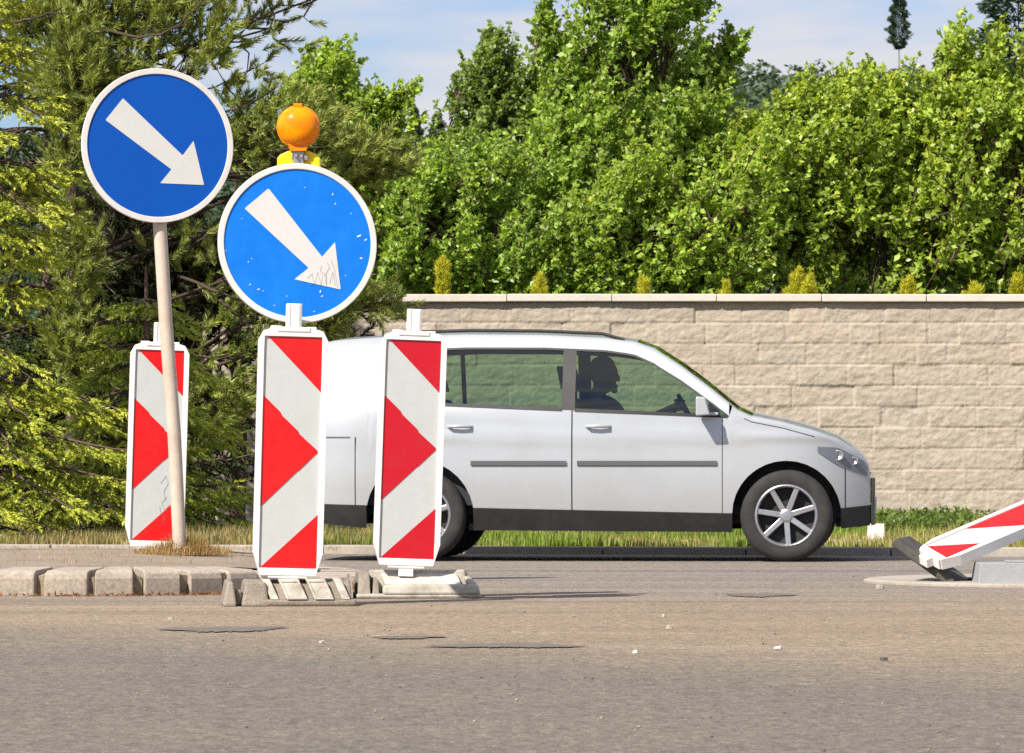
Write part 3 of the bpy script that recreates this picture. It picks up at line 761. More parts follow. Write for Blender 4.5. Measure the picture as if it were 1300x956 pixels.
# ---------- pine
def pine(name, label, trunk_px, d, height, lobes, n_tuft, seed, col_new=(0.40, 0.44, 0.11), col_old=(0.10, 0.14, 0.04), limbs_extra=(), base_z=0.045, shade=1.0):
    global rng
    rng = np.random.default_rng(seed)
    root = empty(name, (P(trunk_px, 0, d).x, d, base_z)); tag(root, label, 'tree'); org = np.array(root.location)
    sc = F / d
    cs = np.array([list(P(l[0], l[1], d + (l[5] if len(l) > 5 else 0))) for l in lobes]); rr = np.array([(l[2] / sc, l[4], l[3] / sc) for l in lobes])
    vol = rr[:, 0] * rr[:, 2]; pk = rng.choice(len(lobes), n_tuft * 2, p=vol / vol.sum())
    u = unit(rng.normal(size=(n_tuft * 2, 3))); rad = rng.random(n_tuft * 2) ** 0.5
    tips = cs[pk] + u * rad[:, None] * rr[pk]
    g = clump_noise(tips, 1.9, seed); keep = (g > 0.52) | (rng.random(len(g)) < 0.12) | ((rr[pk][:, 1] < .35) & (rng.random(len(g)) < .7))
    tips = tips[keep][:n_tuft]; u = u[keep][:n_tuft]; pk = pk[keep][:n_tuft]; rad = rad[keep][:n_tuft]; N = len(tips)
    tb = org + [0, 0, 1]
    outw = unit((tips - org) * [1, 1, 0.25])
    ax = unit(outw * 0.55 + u * 0.4 + np.array([0.15, -0.2, 0.45]) + rng.normal(size=(N, 3)) * 0.6)
    ln = rng.uniform(0.10, 0.22, N); K = 60; f = (np.arange(K) + 0.5) / K
    pos = tips[:, None, :] + ax[:, None, :] * (ln[:, None] * f[None, :])[..., None]
    rd = unit(np.cross(ax[:, None, :], unit(rng.normal(size=(N, K, 3)))))
    na = unit(rd * 0.62 + ax[:, None, :] * 0.8)
    nl = rng.uniform(0.055, 0.085, N * K)
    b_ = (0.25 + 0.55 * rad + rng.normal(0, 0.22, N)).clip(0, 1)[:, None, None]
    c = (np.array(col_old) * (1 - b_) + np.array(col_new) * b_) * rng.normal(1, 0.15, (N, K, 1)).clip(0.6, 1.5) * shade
    V, q, T = needles(pos.reshape(-1, 3) - org, na.reshape(-1, 3), nl, 0.0105, c.reshape(-1, 3))
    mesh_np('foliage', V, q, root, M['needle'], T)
    tr = [(np.array([[0, 0, -0.1], [0.03, 0, height * 0.3], [-0.03, 0, height * 0.7], [0, 0, height]]), np.array([0.08, 0.07, 0.05, 0.01]))]
    v, q = tubes_np(tr, 10); mesh_np('trunk', v, q, root, M['pinebark'], smooth=True)
    paths = []; nodes = []
    for c_, r_ in zip(cs, rr):
        s_ = org.copy(); s_[2] = max(base_z + 0.4, min(base_z + height * 0.95, c_[2] - 0.35 * np.linalg.norm((c_ - org)[:2])))
        m1 = s_ * 0.5 + c_ * 0.5 + rng.normal(size=3) * 0.12; e = c_ + unit(c_ - s_) * r_[0] * 0.7
        nodes.append((s_, m1, c_, e)); paths.append((np.array([s_, m1, c_, e]) - org, np.array([0.024, 0.016, 0.009, 0.003])))
    for i in np.nonzero(rng.random(N) < min(1.0, 650 / N))[0]:
        nn = nodes[pk[i]]; k = rng.integers(1, 3); s_ = nn[k] + (nn[k + 1] - nn[k]) * rng.random()
        mdp = (s_ + tips[i]) / 2 + rng.normal(size=3) * 0.05
        paths.append((np.array([s_, mdp, tips[i]]) - org, np.array([0.010, 0.007, 0.004])))
    for pl in limbs_extra:
        pp = np.array([list(P(*q)) for q in pl]) - org
        t_ = np.linspace(0, len(pp) - 1, 14); ps = np.stack([np.interp(t_, np.arange(len(pp)), pp[:, i]) for i in range(3)], 1)
        for _ in range(3): ps[1:-1] = (ps[:-2] + 2 * ps[1:-1] + ps[2:]) / 4
        ps += rng.normal(0, .008, ps.shape)
        paths.append((ps, np.linspace(0.015, 0.005, 14)))
        for kk in (5, 8, 11): paths.append((np.array([ps[kk], ps[kk] + rng.normal(size=3) * [.06, .04, .05] + [.07, 0, .03], ps[kk] + rng.normal(size=3) * [.08, .05, .07] + [.15, 0, .05]]), np.array([.007, .005, .003])))
    v, q = tubes_np(paths, 5); mesh_np('branches', v, q, root, M['pinebark'], smooth=True)
    return root

pine('pine_tree', 'large olive-green pine with reddish bare branches behind the two blue signs', 92, 38.2, 5.6,
     [(60, 40, 90, 60, .6), (190, 20, 110, 50, .6), (150, 110, 110, 55, .7), (270, 70, 80, 55, .6), (330, 40, 70, 50, .5), (380, 5, 60, 26, .4), (300, 150, 90, 70, .8), (360, 190, 90, 70, .7, -.3), (430, 215, 60, 45, .5), (480, 205, 40, 26, .4),
      (250, 300, 80, 50, .7), (100, 190, 40, 70, .3, -.5), (95, 330, 34, 70, .3, -.5), (92, 450, 34, 60, .3, -.5), (95, 60, 30, 60, .3, -.5), (110, 120, 60, 60, .4, -.5), (330, 340, 90, 60, .7), (420, 300, 50, 60, .5), (430, 400, 60, 40, .4), (480, 390, 34, 22, .3), (290, 420, 60, 70, .5), (270, 500, 50, 60, .5), (130, -40, 130, 50, .7), (300, -50, 120, 40, .7)],
     3500, 61, limbs_extra=[[(92, 30, 38.2), (150, 45, 37.6), (200, 52, 37.1), (240, 20, 36.9), (262, -4, 36.7)], [(200, 190, 38.0), (255, 150, 37.0), (300, 140, 36.8), (350, 112, 36.6)],
                            [(230, 350, 38), (275, 372, 37.2), (320, 385, 37.0), (380, 420, 36.9)], [(0, 30, 37.5), (50, 22, 37.3), (92, 5, 37.8)], [(280, 380, 37.3), (300, 400, 37.1), (335, 440, 37.0)]])
pine('pine_tree', 'pine with shade painted into its needles, low in the gap between the first two beacon boards', 300, 40.5, 3.2,
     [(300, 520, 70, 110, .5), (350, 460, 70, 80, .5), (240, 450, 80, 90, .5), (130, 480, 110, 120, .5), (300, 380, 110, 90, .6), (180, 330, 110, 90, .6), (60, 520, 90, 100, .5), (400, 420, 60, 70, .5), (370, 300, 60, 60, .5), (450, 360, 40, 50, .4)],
     3000, 62, col_new=(0.055, 0.058, 0.022), col_old=(0.03, 0.032, 0.015))  # needles coloured near black to stand for inner shade
spruce('spruce_tree', 'spruce with shade-darkened needle colour standing deep behind the young spruce and the pine', 60, 41.0, 5.6,
       lambda z: np.interp(z, [0, 1.5, 3, 5.6], [2.2, 2.1, 1.5, 0.1]), 53, 0.7, bright=(0.05, 0.07, 0.015), dark=(0.03, 0.045, 0.012), step=0.26, nb=9)  # needle colours darkened to paint deep shade behind the conifers

# ---------- golden thujas on the terrace just behind the capping
def thuja(px, top, half, seed, label, col=(0.52, 0.50, 0.035)):
    global rng
    rng = np.random.default_rng(seed); d = 44.25; sc = F / d
    bz = 2.12; root = empty('golden_shrub', (P(px, 0, d).x, d, bz)); tag(root, label, 'shrub', 'golden dwarf conifers along the top of the wall')
    H = P(px, top, d).z - bz; W = half / sc
    n = int(1250 * max(1.0, half / 14)); nl_ = 4 + int(half / 4)
    lo_ = rng.uniform(-.8, .8, (nl_, 2)) * W; lo_[0] = 0; lh = rng.uniform(.45, .95, nl_); lh[0] = 1.0; lk = rng.integers(0, nl_, n)
    zz = rng.random(n) ** 0.8; a = rng.uniform(0, 2 * math.pi, n)
    r = W * (1 - zz ** 1.6) * rng.random(n) ** 0.4 * (0.65 + 0.7 * vnoise(a * 1.3 + seed, zz * 5 + seed, seed))
    r *= .55; pos = np.stack([lo_[lk, 0] * (.35 + .65 * zz) + r * np.cos(a), lo_[lk, 1] * (.35 + .65 * zz) + r * np.sin(a), zz * H * 0.92 * lh[lk]], axis=1)
    ax = unit(np.stack([np.cos(a) * 0.4, np.sin(a) * 0.4, np.ones(n)], axis=1) + rng.normal(size=(n, 3)) * 0.35)
    K = 5
    pos = np.repeat(pos, K, axis=0) + rng.normal(0, 0.008, (n * K, 3)); ax = unit(np.repeat(ax, K, axis=0) + rng.normal(0, 0.35, (n * K, 3)))
    c = np.array(col) * rng.normal(1, 0.25, (n * K, 1)).clip(0.4, 1.6) * (1 + (rng.random((n * K, 1)) - .5) * [[.2, 0, 0]])
    V, q, T = needles(pos, ax, rng.uniform(0.03, 0.07, n * K), 0.009, c)
    mesh_np('foliage', V, q, root, M['needle'], T)
    v, q = tubes_np([(np.array([[0, 0, -.02], [0, 0, H * .8]]), np.array([0.012, 0.004]))], 6); mesh_np('stem', v, q, root, M['bark'], smooth=True)
for px, top, half, sd, lb in (
        (562, 322, 11, 71, 'narrow pointed golden conifer tip, leftmost above the wall, over the middle beacon board'),
        (685, 346, 9, 73, 'small golden conifer above the wall over the rear of the car roof'),
        (815, 351, 8, 75, 'small pointed golden conifer above the wall over the front of the car roof'),
        (922, 356, 9, 76, 'low golden sprig between the small pointed conifer and the widest golden shrub'),
        (1015, 338, 28, 77, 'widest and fullest golden shrub above the wall capping'),
        (1156, 350, 13, 79, 'golden conifer midway between the widest shrub and the right edge'),
        (1236, 358, 15, 80, 'broad low golden conifer second from the right edge'),
        (1290, 346, 10, 81, 'golden conifer tip at the far right edge of the wall top')):
    thuja(px, top, half, sd, lb)

# ---------- far ridge and distant trees
bm = bmesh.new(); g = 60
Vh = []; xs = np.linspace(-160, 190, 120); ys = np.linspace(300, 700, 30)
X, Y = np.meshgrid(xs, ys)
ridge = np.interp(X / 1.0, [-160, -30, 0, 20, 60, 190], [27, 26, 26, 34.5, 35.5, 34])
Z = ridge * np.clip((Y - 300) / 130, 0, 1) ** 0.8 * (0.92 + 0.16 * fbm(X * 0.03 + 10, Y * 0.03, 3)) - 0.2
i = np.arange(29)[:, None] * 120 + np.arange(119)[None, :]
bm.free()
o = mesh_np('hill', np.stack([X, Y, Z], -1).reshape(-1, 3), np.stack([i, i + 1, i + 121, i + 120], -1).reshape(-1, 4), None, M['field'], smooth=True); tag(o, kind='structure')
rng = np.random.default_rng(90)
n = 5200; tx = rng.uniform(-60, 80, n); ty = rng.uniform(330, 470, n)
tz = np.interp(tx, [-160, -30, 0, 20, 60, 190], [27, 26, 26, 34.5, 35.5, 34]) * np.clip((ty - 300) / 130, 0, 1) ** 0.8 * (0.92 + 0.16 * fbm(tx * 0.03 + 10, ty * 0.03, 3)) - 0.2
th = rng.uniform(3.0, 6.5, n); K = 60
f = rng.random((n, K)); aa = rng.uniform(0, 6.283, (n, K)); rr_ = (0.26 * th[:, None]) * (1 - f) ** 0.8 * rng.random((n, K)) ** 0.3
pos = np.stack([tx[:, None] + rr_ * np.cos(aa), ty[:, None] + rr_ * np.sin(aa), tz[:, None] + f * th[:, None]], -1)
ax = unit(np.stack([np.cos(aa), np.sin(aa), rng.uniform(-0.6, 0.5, (n, K))], -1))
c = np.array([0.10, 0.145, 0.085]) * rng.normal(1, 0.2, (n, 1, 1)).clip(.5, 1.5) * rng.normal(1, 0.2, (n, K, 1)).clip(.5, 1.5)  # lifted bluish tone paints distance haze into the foliage
V, q, T = leaves(pos.reshape(-1, 3), ax.reshape(-1, 3), np.full(n * K, 0.75), c.reshape(-1, 3))
tag(mesh_np('distant_forest', V, q, None, M['needle'], T), 'conifer forest in a haze-tinted colour covering the far ridge beyond the wall trees', 'forest', kind='stuff')

def far_conifer(px, ytop, ybot, half, d, seed, label, bz, col=(0.05, 0.085, 0.04), expo=0.8, ls=3.2):
    global rng
    rng = np.random.default_rng(seed); sc = F / d
    x = P(px, 0, d).x; zt = P(px, ytop, d).z; zb = P(px, ybot, d).z; H = zt - zb; W = half / sc
    root = empty('distant_conifer', (x, d, bz)); tag(root, label, 'tree', 'far conifers against the sky')
    n = 5200; f = rng.random(n); a = rng.uniform(0, 6.283, n)
    lay = 0.75 + 0.25 * np.sin(f * 34 + a * 1.0) + 0.25 * (vnoise(a * 2 + 20, f * 14 + 20, seed) - .5)
    env = np.minimum(1, f / 0.25) ** 0.6 * (1 - f) ** expo * 1.35
    r = W * env * lay * rng.random(n) ** 0.35
    pos = np.stack([r * np.cos(a), r * np.sin(a), zb - bz + f * H], -1)
    ax = unit(np.stack([np.cos(a), np.sin(a), rng.uniform(-.5, .6, n)], -1))
    c = np.array(col) * rng.normal(1, .22, (n, 1)).clip(.4, 1.6)
    s_ = ls / sc
    V, q, T = leaves(pos, ax, np.full(n, s_) * rng.uniform(.7, 1.5, n), c, 0.4)
    mesh_np('foliage', V, q, root, M['needle'], T)
    v, q = tubes_np([(np.array([[0, 0, -.1], [0.05, 0, (zt - bz) * .5], [0, 0, zt - bz - .05 * H]]), np.array([0.12, 0.035, 0.02]) * min(1, d / 150))], 6); mesh_np('trunk', v, q, root, M['bark'], smooth=True)
far_conifer(1141, -12, 62, 15, 210, 91, 'lone slender dark conifer top standing in the open sky right of centre', -0.03, expo=0.55)
far_conifer(1292, -90, 110, 62, 110, 93, 'dark blue-green conifer in the upper right corner', 2.12, ls=9, col=(0.035, 0.065, 0.04))
far_conifer(527, 138, 210, 16, 100, 94, 'small dusky conifer at the low dip of the skyline, left one of two', 2.12)
far_conifer(556, 142, 215, 20, 105, 95, 'small dusky conifer at the low dip of the skyline, right one of two', 2.12, col=(0.06, 0.085, 0.055))
far_conifer(480, 125, 210, 14, 100, 96, 'dark thin conifer half hidden behind the light green tree', 2.12)

# ------------------------------------------------------------------ grass, weeds
def blades(x, y, z, h, wid, cols, lean=0.35):
    N = len(x); a = rng.uniform(0, 6.283, N)
    d = np.stack([np.cos(a), np.sin(a), np.zeros(N)], -1); ln = rng.random(N)[:, None] * lean
    b = np.stack([x, y, z], -1); sd = np.stack([-np.sin(a), np.cos(a), np.zeros(N)], -1) * wid[:, None] * .5
    m = b + d * ln * h[:, None] * .35 + np.array([0, 0, 1]) * h[:, None] * .6
    t = b + d * ln * h[:, None] * 1.2 + np.array([0, 0, 1]) * h[:, None] * 1.0
    V = np.stack([b - sd, b + sd, m + sd * .7, m - sd * .7, t], 1).reshape(-1, 3); k = np.arange(N)[:, None] * 5
    return V, [np.concatenate([k, k + 1, k + 2, k + 3], 1), np.concatenate([k + 3, k + 2, k + 4], 1)], np.repeat(cols, 5, 0)
rng = np.random.default_rng(100)
n = 95000
x = rng.uniform(-6.5, 8.5, n); u_ = rng.random(n) ** 1.35; y = np.array([kerb_y(a) for a in x]) + 0.17; y = y + u_ * (WALL_Y - 0.1 - y)
pt_ = fbm(x * 1.1 + 60, y * .7, 8); pt2 = fbm(x * 3 + 60, y * 1.5 + 9, 14, 3)
keep = (pt2 + pt_ > 0.86) & ~((x < -1.2) & (y > 39))
x, y, pt_, pt2 = x[keep], y[keep], pt_[keep], pt2[keep]
h = (0.035 + 0.12 * (pt2 - .35).clip(0, 1)) * rng.uniform(.5, 1.5, len(x)) * (1 + 0.8 * ((y - 33) / 10).clip(0, 1))
dry = ((pt_ - .45) * 5 + rng.normal(0, .3, len(x)) + 1.6 * (x < -1.6)).clip(0, 1)[:, None]
c = (np.array([.17, .25, .03]) * (1 - dry) + np.array([.42, .34, .14]) * dry) * rng.normal(1, .2, (len(x), 1)).clip(.5, 1.5)
V, q, T = blades(x, y, np.full(len(x), .045), h, rng.uniform(.006, .012, len(x)), c)
tag(mesh_np('verge_grass', V, q, None, M['grass'], T), 'short green and straw-coloured grass on the strip behind the far kerb', 'grass', kind='stuff')

# leafy weeds at the wall's foot
n = 1500; x = np.concatenate([rng.uniform(2.3, 7.5, n), rng.uniform(-1, 2.5, n // 3), rng.uniform(2.9, 4.0, n // 2)]); y = WALL_Y - 0.12 - rng.random(len(x)) ** 1.3 * 5.5
dens_ = fbm(x * 1.3 + 7, y * .9, 33, 3); k_ = dens_ > .42; x, y, dens_ = x[k_], y[k_], dens_[k_]
K = 22; N = len(x); hh = rng.uniform(.06, .22, N) * (.6 + 1.1 * (dens_ - .42))
f = (np.arange(K) + .5) / K
pos = np.stack([x[:, None] + rng.normal(0, .045, (N, K)), y[:, None] + rng.normal(0, .045, (N, K)), .045 + hh[:, None] * f[None, :]], -1)
ax = unit(rng.normal(size=(N, K, 3)) + [0, 0, .6])
c = np.array([.14, .20, .04]) * rng.normal(1, .25, (N, 1, 1)).clip(.5, 1.6) * rng.normal(1, .2, (N, K, 1)).clip(.5, 1.5)
V, q, T = leaves(pos.reshape(-1, 3), ax.reshape(-1, 3), rng.uniform(.03, .06, N * K), c.reshape(-1, 3), .45)
v2, q2, t2 = blades(x, y, np.full(N, .045), hh, np.full(N, .008), np.tile([[.09, .13, .03]], (N, 1)), .1)
V = np.concatenate([V, v2]); off = len(T)
tag(mesh_np('weeds', V, [q] + [a + off for a in q2], None, M['leaf'], np.concatenate([T, t2])), 'leafy green weeds growing along the foot of the block wall', 'weeds', kind='stuff')

# undergrowth under the conifers, dry straw along the verge at left
n = 26000; x = rng.uniform(-6.0, -0.9, n); y = np.array([kerb_y(a) for a in x]) + .2 + rng.random(n) ** 1.2 * 4.5
pt_ = fbm(x * 2 + 60, y * 1.2, 58); k_ = pt_ > .38; x, y, pt_ = x[k_], y[k_], pt_[k_]
h = rng.uniform(.04, .17, len(x)) * (.4 + 1.4 * (pt_ - .3))
dr_ = (rng.random((len(x), 1)) < .68)
c = np.where(dr_, np.array([[.34, .25, .12]]), np.array([[.11, .15, .03]])) * rng.normal(1, .22, (len(x), 1)).clip(.5, 1.6)
V, q, T = blades(x, y, np.full(len(x), .045), h, rng.uniform(.004, .008, len(x)), c, .7)
tag(mesh_np('dry_grass', V, q, None, M['grass'], T), 'dry straw-coloured grass at the foot of the conifers on the left', 'grass', kind='stuff')

# dry tuft round the sign pole and thin straw on the island
POLE = P(228, 697, 23.2)
n = 2600; ang = rng.uniform(0, 6.283, n); r = rng.random(n) ** .8 * .17
x = np.concatenate([POLE.x + 0.02 + r * np.cos(ang) * 1.5, rng.uniform(-3.6, -0.9, 2200)]); y = np.concatenate([POLE.y - .02 + r * np.sin(ang), rng.uniform(21.75, 26, 2200)])
h = np.concatenate([rng.uniform(.03, .13, n) * (1.1 - r / .2).clip(.2, 1), rng.uniform(.01, .035, 2200)])
kk = (fbm(x * 4 + 33, y * 2.4, 71) > .47) | (np.arange(len(x)) < n); kk &= (np.arange(len(x)) < n) | (((x - ICX).clip(0) / IA) ** 2 + ((y - ICY) / IB) ** 2 < .72)
x, y, h = x[kk], y[kk], h[kk]
z = np.array([island_z(a, b) for a, b in zip(x, y)]) - .004
c = np.where(rng.random((len(x), 1)) < .85, np.array([[.42, .27, .12]]), np.array([[.16, .17, .05]])) * rng.normal(1, .22, (len(x), 1)).clip(.5, 1.6)
V, q, T = blades(x, y, z, h, rng.uniform(.002, .004, len(x)), c, .9)
tag(mesh_np('island_straw', V, q, None, M['grass'], T), 'dry reddish straw tuft round the leaning sign pole and over the island', 'grass', kind='stuff')

# litter of needles along the island kerb, loose grit on the road
n = 5200; ss = rng.uniform(10.2, cum[-1] - 10, n); pp = np.array([icp(a)[0] - icp(a)[2] * (rng.random() ** 2.0 * .16 + .003) for a in ss])
k_ = vnoise(ss * 3, ss * 0 + 3, 9) + rng.random(n) * .5 > .62; pp = pp[k_]
ax = unit(np.stack([rng.normal(size=len(pp)), rng.normal(size=len(pp)), np.abs(rng.normal(size=len(pp))) * .45], -1))
c = np.array([.26, .12, .05]) * rng.normal(1, .3, (len(pp), 1)).clip(.4, 1.8)
V, q, T = leaves(np.column_stack([pp, np.full(len(pp), .004)]), ax, rng.uniform(.012, .03, len(pp)), c, .3)
tag(mesh_np('needle_litter', V, q, None, M['grass'], T), 'rusty brown needle litter lying along the foot of the island kerb', 'litter', kind='stuff')

def stones(name, label, n, xr, yr, sr, cols, seed, z=0.0, parent=None, cat='gravel'):
    r = np.random.default_rng(seed); V = []; Fc = []; T = []
    ico = np.array([(0, 0, 1), (.9, 0, .1), (.28, .85, .1), (-.72, .53, .1), (-.72, -.53, .1), (.28, -.85, .1), (0, 0, -.6)])
    fc = [(0, 1, 2), (0, 2, 3), (0, 3, 4), (0, 4, 5), (0, 5, 1), (6, 2, 1), (6, 3, 2), (6, 4, 3), (6, 5, 4), (6, 1, 5)]
    for k in range(n):
        s = sr[0] + (sr[1] - sr[0]) * r.random() ** 3; a = r.uniform(0, 6.283)
        v = ico * (1 + r.normal(0, .15, ico.shape)) * [s, s * r.uniform(.6, 1), s * r.uniform(.4, .8)]
        ca, sa = math.cos(a), math.sin(a); v = v @ np.array([[ca, sa, 0], [-sa, ca, 0], [0, 0, 1]])
        yy = yr[0] + (yr[1] - yr[0]) * r.random(); xx = (xr[0] + (xr[1] - xr[0]) * r.random()) * yy / 20
        V.append(v + [xx, yy, z + s * .25]); Fc.append(np.array(fc) + k * 7); T.append(np.tile(np.array(cols[r.integers(len(cols))]) * r.uniform(.7, 1.2), (7, 1)))
    o = mesh_np(name, np.concatenate(V), np.concatenate(Fc), None, M['grit'], np.concatenate(T))
    return tag(o, label, cat, kind='stuff')
M['grit'], n_, b_ = _new('grit'); a_ = n_.nodes.new('ShaderNodeAttribute'); a_.attribute_name = 'tint'
n_.links.new(a_.outputs['Color'], b_.inputs['Base Color']); b_.inputs['Roughness'].default_value = .9
stones('grit', 'loose pale and dark grit scattered over the dusty asphalt', 900, (-2.9, 2.9), (9, 27), (.002, .008), [(.34, .29, .23), (.28, .23, .17), (.10, .09, .08), (.3, .2, .13)], 5)

# a few countable scraps the photo shows
def scrap(px, py, wpx, label, mat, seed, hgt=.008):
    d = F * CAMH / (py - 594); x = P(px, 0, d).x; w_ = wpx / (F / d) / 2; r = random.Random(seed)
    bmm = bmesh.new(); pl = [(w_ * math.cos(a * math.pi / 4) * r.uniform(.7, 1.1), w_ * .8 * math.sin(a * math.pi / 4) * r.uniform(.7, 1.1)) for a in range(8)]
    A = [bmm.verts.new((a, b, .0)) for a, b in pl]; B = [bmm.verts.new((a * .85, b * .85, hgt * r.uniform(.5, 1.3))) for a, b in pl]
    bmm.faces.new(A[::-1]); bmm.faces.new(B)
    for i in range(8): bmm.faces.new((A[i], A[(i + 1) % 8], B[(i + 1) % 8], B[i]))
    o = bm_obj('debris', bmm, mat); o.location = (x, d, .002); o.rotation_euler = (0, 0, 0)
    tag(o, label, 'debris', 'small scraps lying on the road')
scrap(806, 830, 9, 'white scrap on the dusty road below the middle of the car', M['sign_white'], 1)
scrap(987, 824, 11, 'flat pale sliver on the road below the front of the car', M['sign_white'], 2)
scrap(1122, 839, 14, 'thin black scrap of rubber on the road near the bottom right', M['rubber_dark'], 3)
scrap(217, 787, 9, 'pale speck on the road below the leaning sign pole', M['concrete'], 4)
scrap(850, 799, 9, 'tan pebble beside the tyre marks', M['concrete'], 5, .012)
scrap(1117, 748, 12, 'small stone at the edge of the pale concrete disc', M['concrete'], 6, .02)
scrap(408, 817, 8, 'white chip on the road below the largest beacon board', M['panel_paint'], 7)
scrap(843, 799 - 15, 7, 'brownish pebble near the tyre marks, the smaller one', M['kerbstone'], 8, .01)

# ------------------------------------------------------------------ beacon boards
def beacon_board(root, zb, ht=1.07, W=0.292, red='red_sheet', mir=1):
    """adds frame, panel and post to root; local origin under the board, front is -y, board bottom at zb"""
    hw = W / 2; zt = zb + ht
    outer = [(-hw + .03, zb), (hw - .03, zb), (hw, zb + .10), (hw, zt - .05), (hw - .022, zt - .008), (hw - .045, zt), (-hw + .045, zt), (-hw + .022, zt - .008), (-hw, zt - .05), (-hw, zb + .10)]
    iw = hw - .026; z0, z1 = zb + .032, zt - .032
    inner = [(-iw + .001, z0), (iw - .001, z0), (iw, z0 + .07), (iw, z1 - .05), (iw - .001, z1 - .006), (iw - .002, z1), (-iw + .002, z1), (-iw + .001, z1 - .006), (-iw, z1 - .05), (-iw, z0 + .07)]
    bmm = bmesh.new(); ring_prism(bmm, outer, inner, -.030, .030)
    bm_obj('frame', bmm, M['white_plastic'], root, bevel=.005)
    bmm = bmesh.new()
    box(bmm, -iw, iw, -.020, .020, z0, z1, 0)
    for i in range(2): pass
    h = z1 - z0 - .004; zz = z0 + .002; ww = iw - .002
    def rp(pl):
        prismp = [(-ww + 2 * ww * u, zz + h * v) for u, v in pl]
        a = [bmm.verts.new((x, -.0225, z)) for x, z in prismp]; b_2 = [bmm.verts.new((x, -.0195, z)) for x, z in prismp]
        bmm.faces.new(a).material_index = 1
        for i in range(len(pl)): bmm.faces.new((a[i], b_2[i], b_2[(i + 1) % len(pl)], a[(i + 1) % len(pl)])).material_index = 1
    rp([(.06, 1), (1, 1), (1, .765)])
    rp([(0, .745), (.30, .675), (.33, .660), (.62, .594), (.64, .582), (.965, .512), (.97, .500), (.93, .492), (.66, .424), (.63, .420), (0, .264)])
    rp([(.02, 0), (1, 0), (1, .232)])
    # faint rubbed marks where the sheeting lifted
    bm_obj('reflective_panel', bmm, [M['white_sheet'], M[red]], root)
    # top clamp and moulded lugs
    bmm = bmesh.new(); box(bmm, -.072, .072, -.034, .034, zt - .012, zt + .010); box(bmm, -.10, -.055, -.026, .026, zt - .004, zt + .014); box(bmm, .055, .10, -.026, .026, zt - .004, zt + .012)
    bm_obj('top_clamp', bmm, M['white_plastic'], root, bevel=.004)
    bmm = bmesh.new(); w_ = .034
    prof = [(-w_, -w_ * .8), (-w_ * .55, -w_), (-w_ * .45, -w_ * .88), (w_ * .45, -w_ * .88), (w_ * .55, -w_), (w_, -w_ * .8), (w_, w_), (-w_, w_)]
    lo = [bmm.verts.new((x, y, zt + .006)) for x, y in prof]; hi = [bmm.verts.new((x, y, zt + .112)) for x, y in prof]
    bmm.faces.new(lo[::-1]); bmm.faces.new(hi)
    for i in range(8): bmm.faces.new((lo[i], lo[(i + 1) % 8], hi[(i + 1) % 8], hi[i]))
    bm_obj('post', bmm, M['white_plastic'], root, bevel=.003)
    bmm = bmesh.new(); box(bmm, -.085, .085, -.028, .028, zb - .012, zb - .001); box(bmm, -.034, .034, -.025, .025, zb - .05, zb - .011)
    bm_obj('foot', bmm, M['white_plastic'], root, bevel=.003)

def ribbed_base(root):
    """footplate with slanted white ribs"""
    bmm = bmesh.new()
    box(bmm, -.125, .285, -.16, .22, 0.0, .030)                     # slab
    box(bmm, -.11, .27, .02, .21, .028, .112)                      # raised rear body
    hexa(bmm, [(-.11, -.135, .030), (.265, -.135, .030), (.27, .03, .030), (-.11, .03, .030), (-.11, -.045, .085), (.265, -.045, .085), (.27, .03, .105), (-.11, .03, .105)])
    # end block, rounded lumps with a slot
    for x0, x1 in ((-.295, -.235), (-.215, -.095)):
        hexa(bmm, [(x0, -.165, 0), (x1, -.165, 0), (x1, .2, 0), (x0, .2, 0), (x0 + .02, -.12, .105), (x1 - .012, -.12, .105), (x1 - .012, .18, .112), (x0 + .02, .18, .112)])
    box(bmm, -.24, -.21, -.10, .19, 0, .07)
    bm_obj('base_plate', bmm, M['rubber'], root, bevel=.010)
    for x0, x1 in ((-.105, -.070), (-.035, .055), (.085, .170), (.205, .240)):
        bmm = bmesh.new(); s = .035                                   # ribs lean left towards the top
        f = lambda x, t: x - s * t + s * .5
        hexa(bmm, [(f(x0, 0), -.158, .030), (f(x1, 0), -.158, .030), (f(x1, 0), -.12, .030), (f(x0, 0), -.12, .030),
                   (f(x0, 1), -.07, .116), (f(x1, 1), -.07, .116), (f(x1, 1), .02, .118), (f(x0, 1), .02, .118)])
        if x1 - x0 > .06:                                             # shallow recessed window frame proud of the rib
            fr = .012
            for a0, a1, t0, t1 in ((x0, x1, .86, 1.0), (x0, x1, 0, .07), (x0, x0 + fr, .07, .86), (x1 - fr, x1, .07, .86)):
                yy = lambda t: -.158 + .088 * t; zz_ = lambda t: .030 + .086 * t
                hexa(bmm, [(f(a0, t0), yy(t0) - .007, zz_(t0)), (f(a1, t0), yy(t0) - .007, zz_(t0)), (f(a1, t0), yy(t0) + .01, zz_(t0)), (f(a0, t0), yy(t0) + .01, zz_(t0)),
                           (f(a0, t1), yy(t1) - .007, zz_(t1)), (f(a1, t1), yy(t1) - .007, zz_(t1)), (f(a1, t1), yy(t1) + .01, zz_(t1)), (f(a0, t1), yy(t1) + .01, zz_(t1))])
        bm_obj('rib', bmm, M['base_paint'], root, bevel=.003)

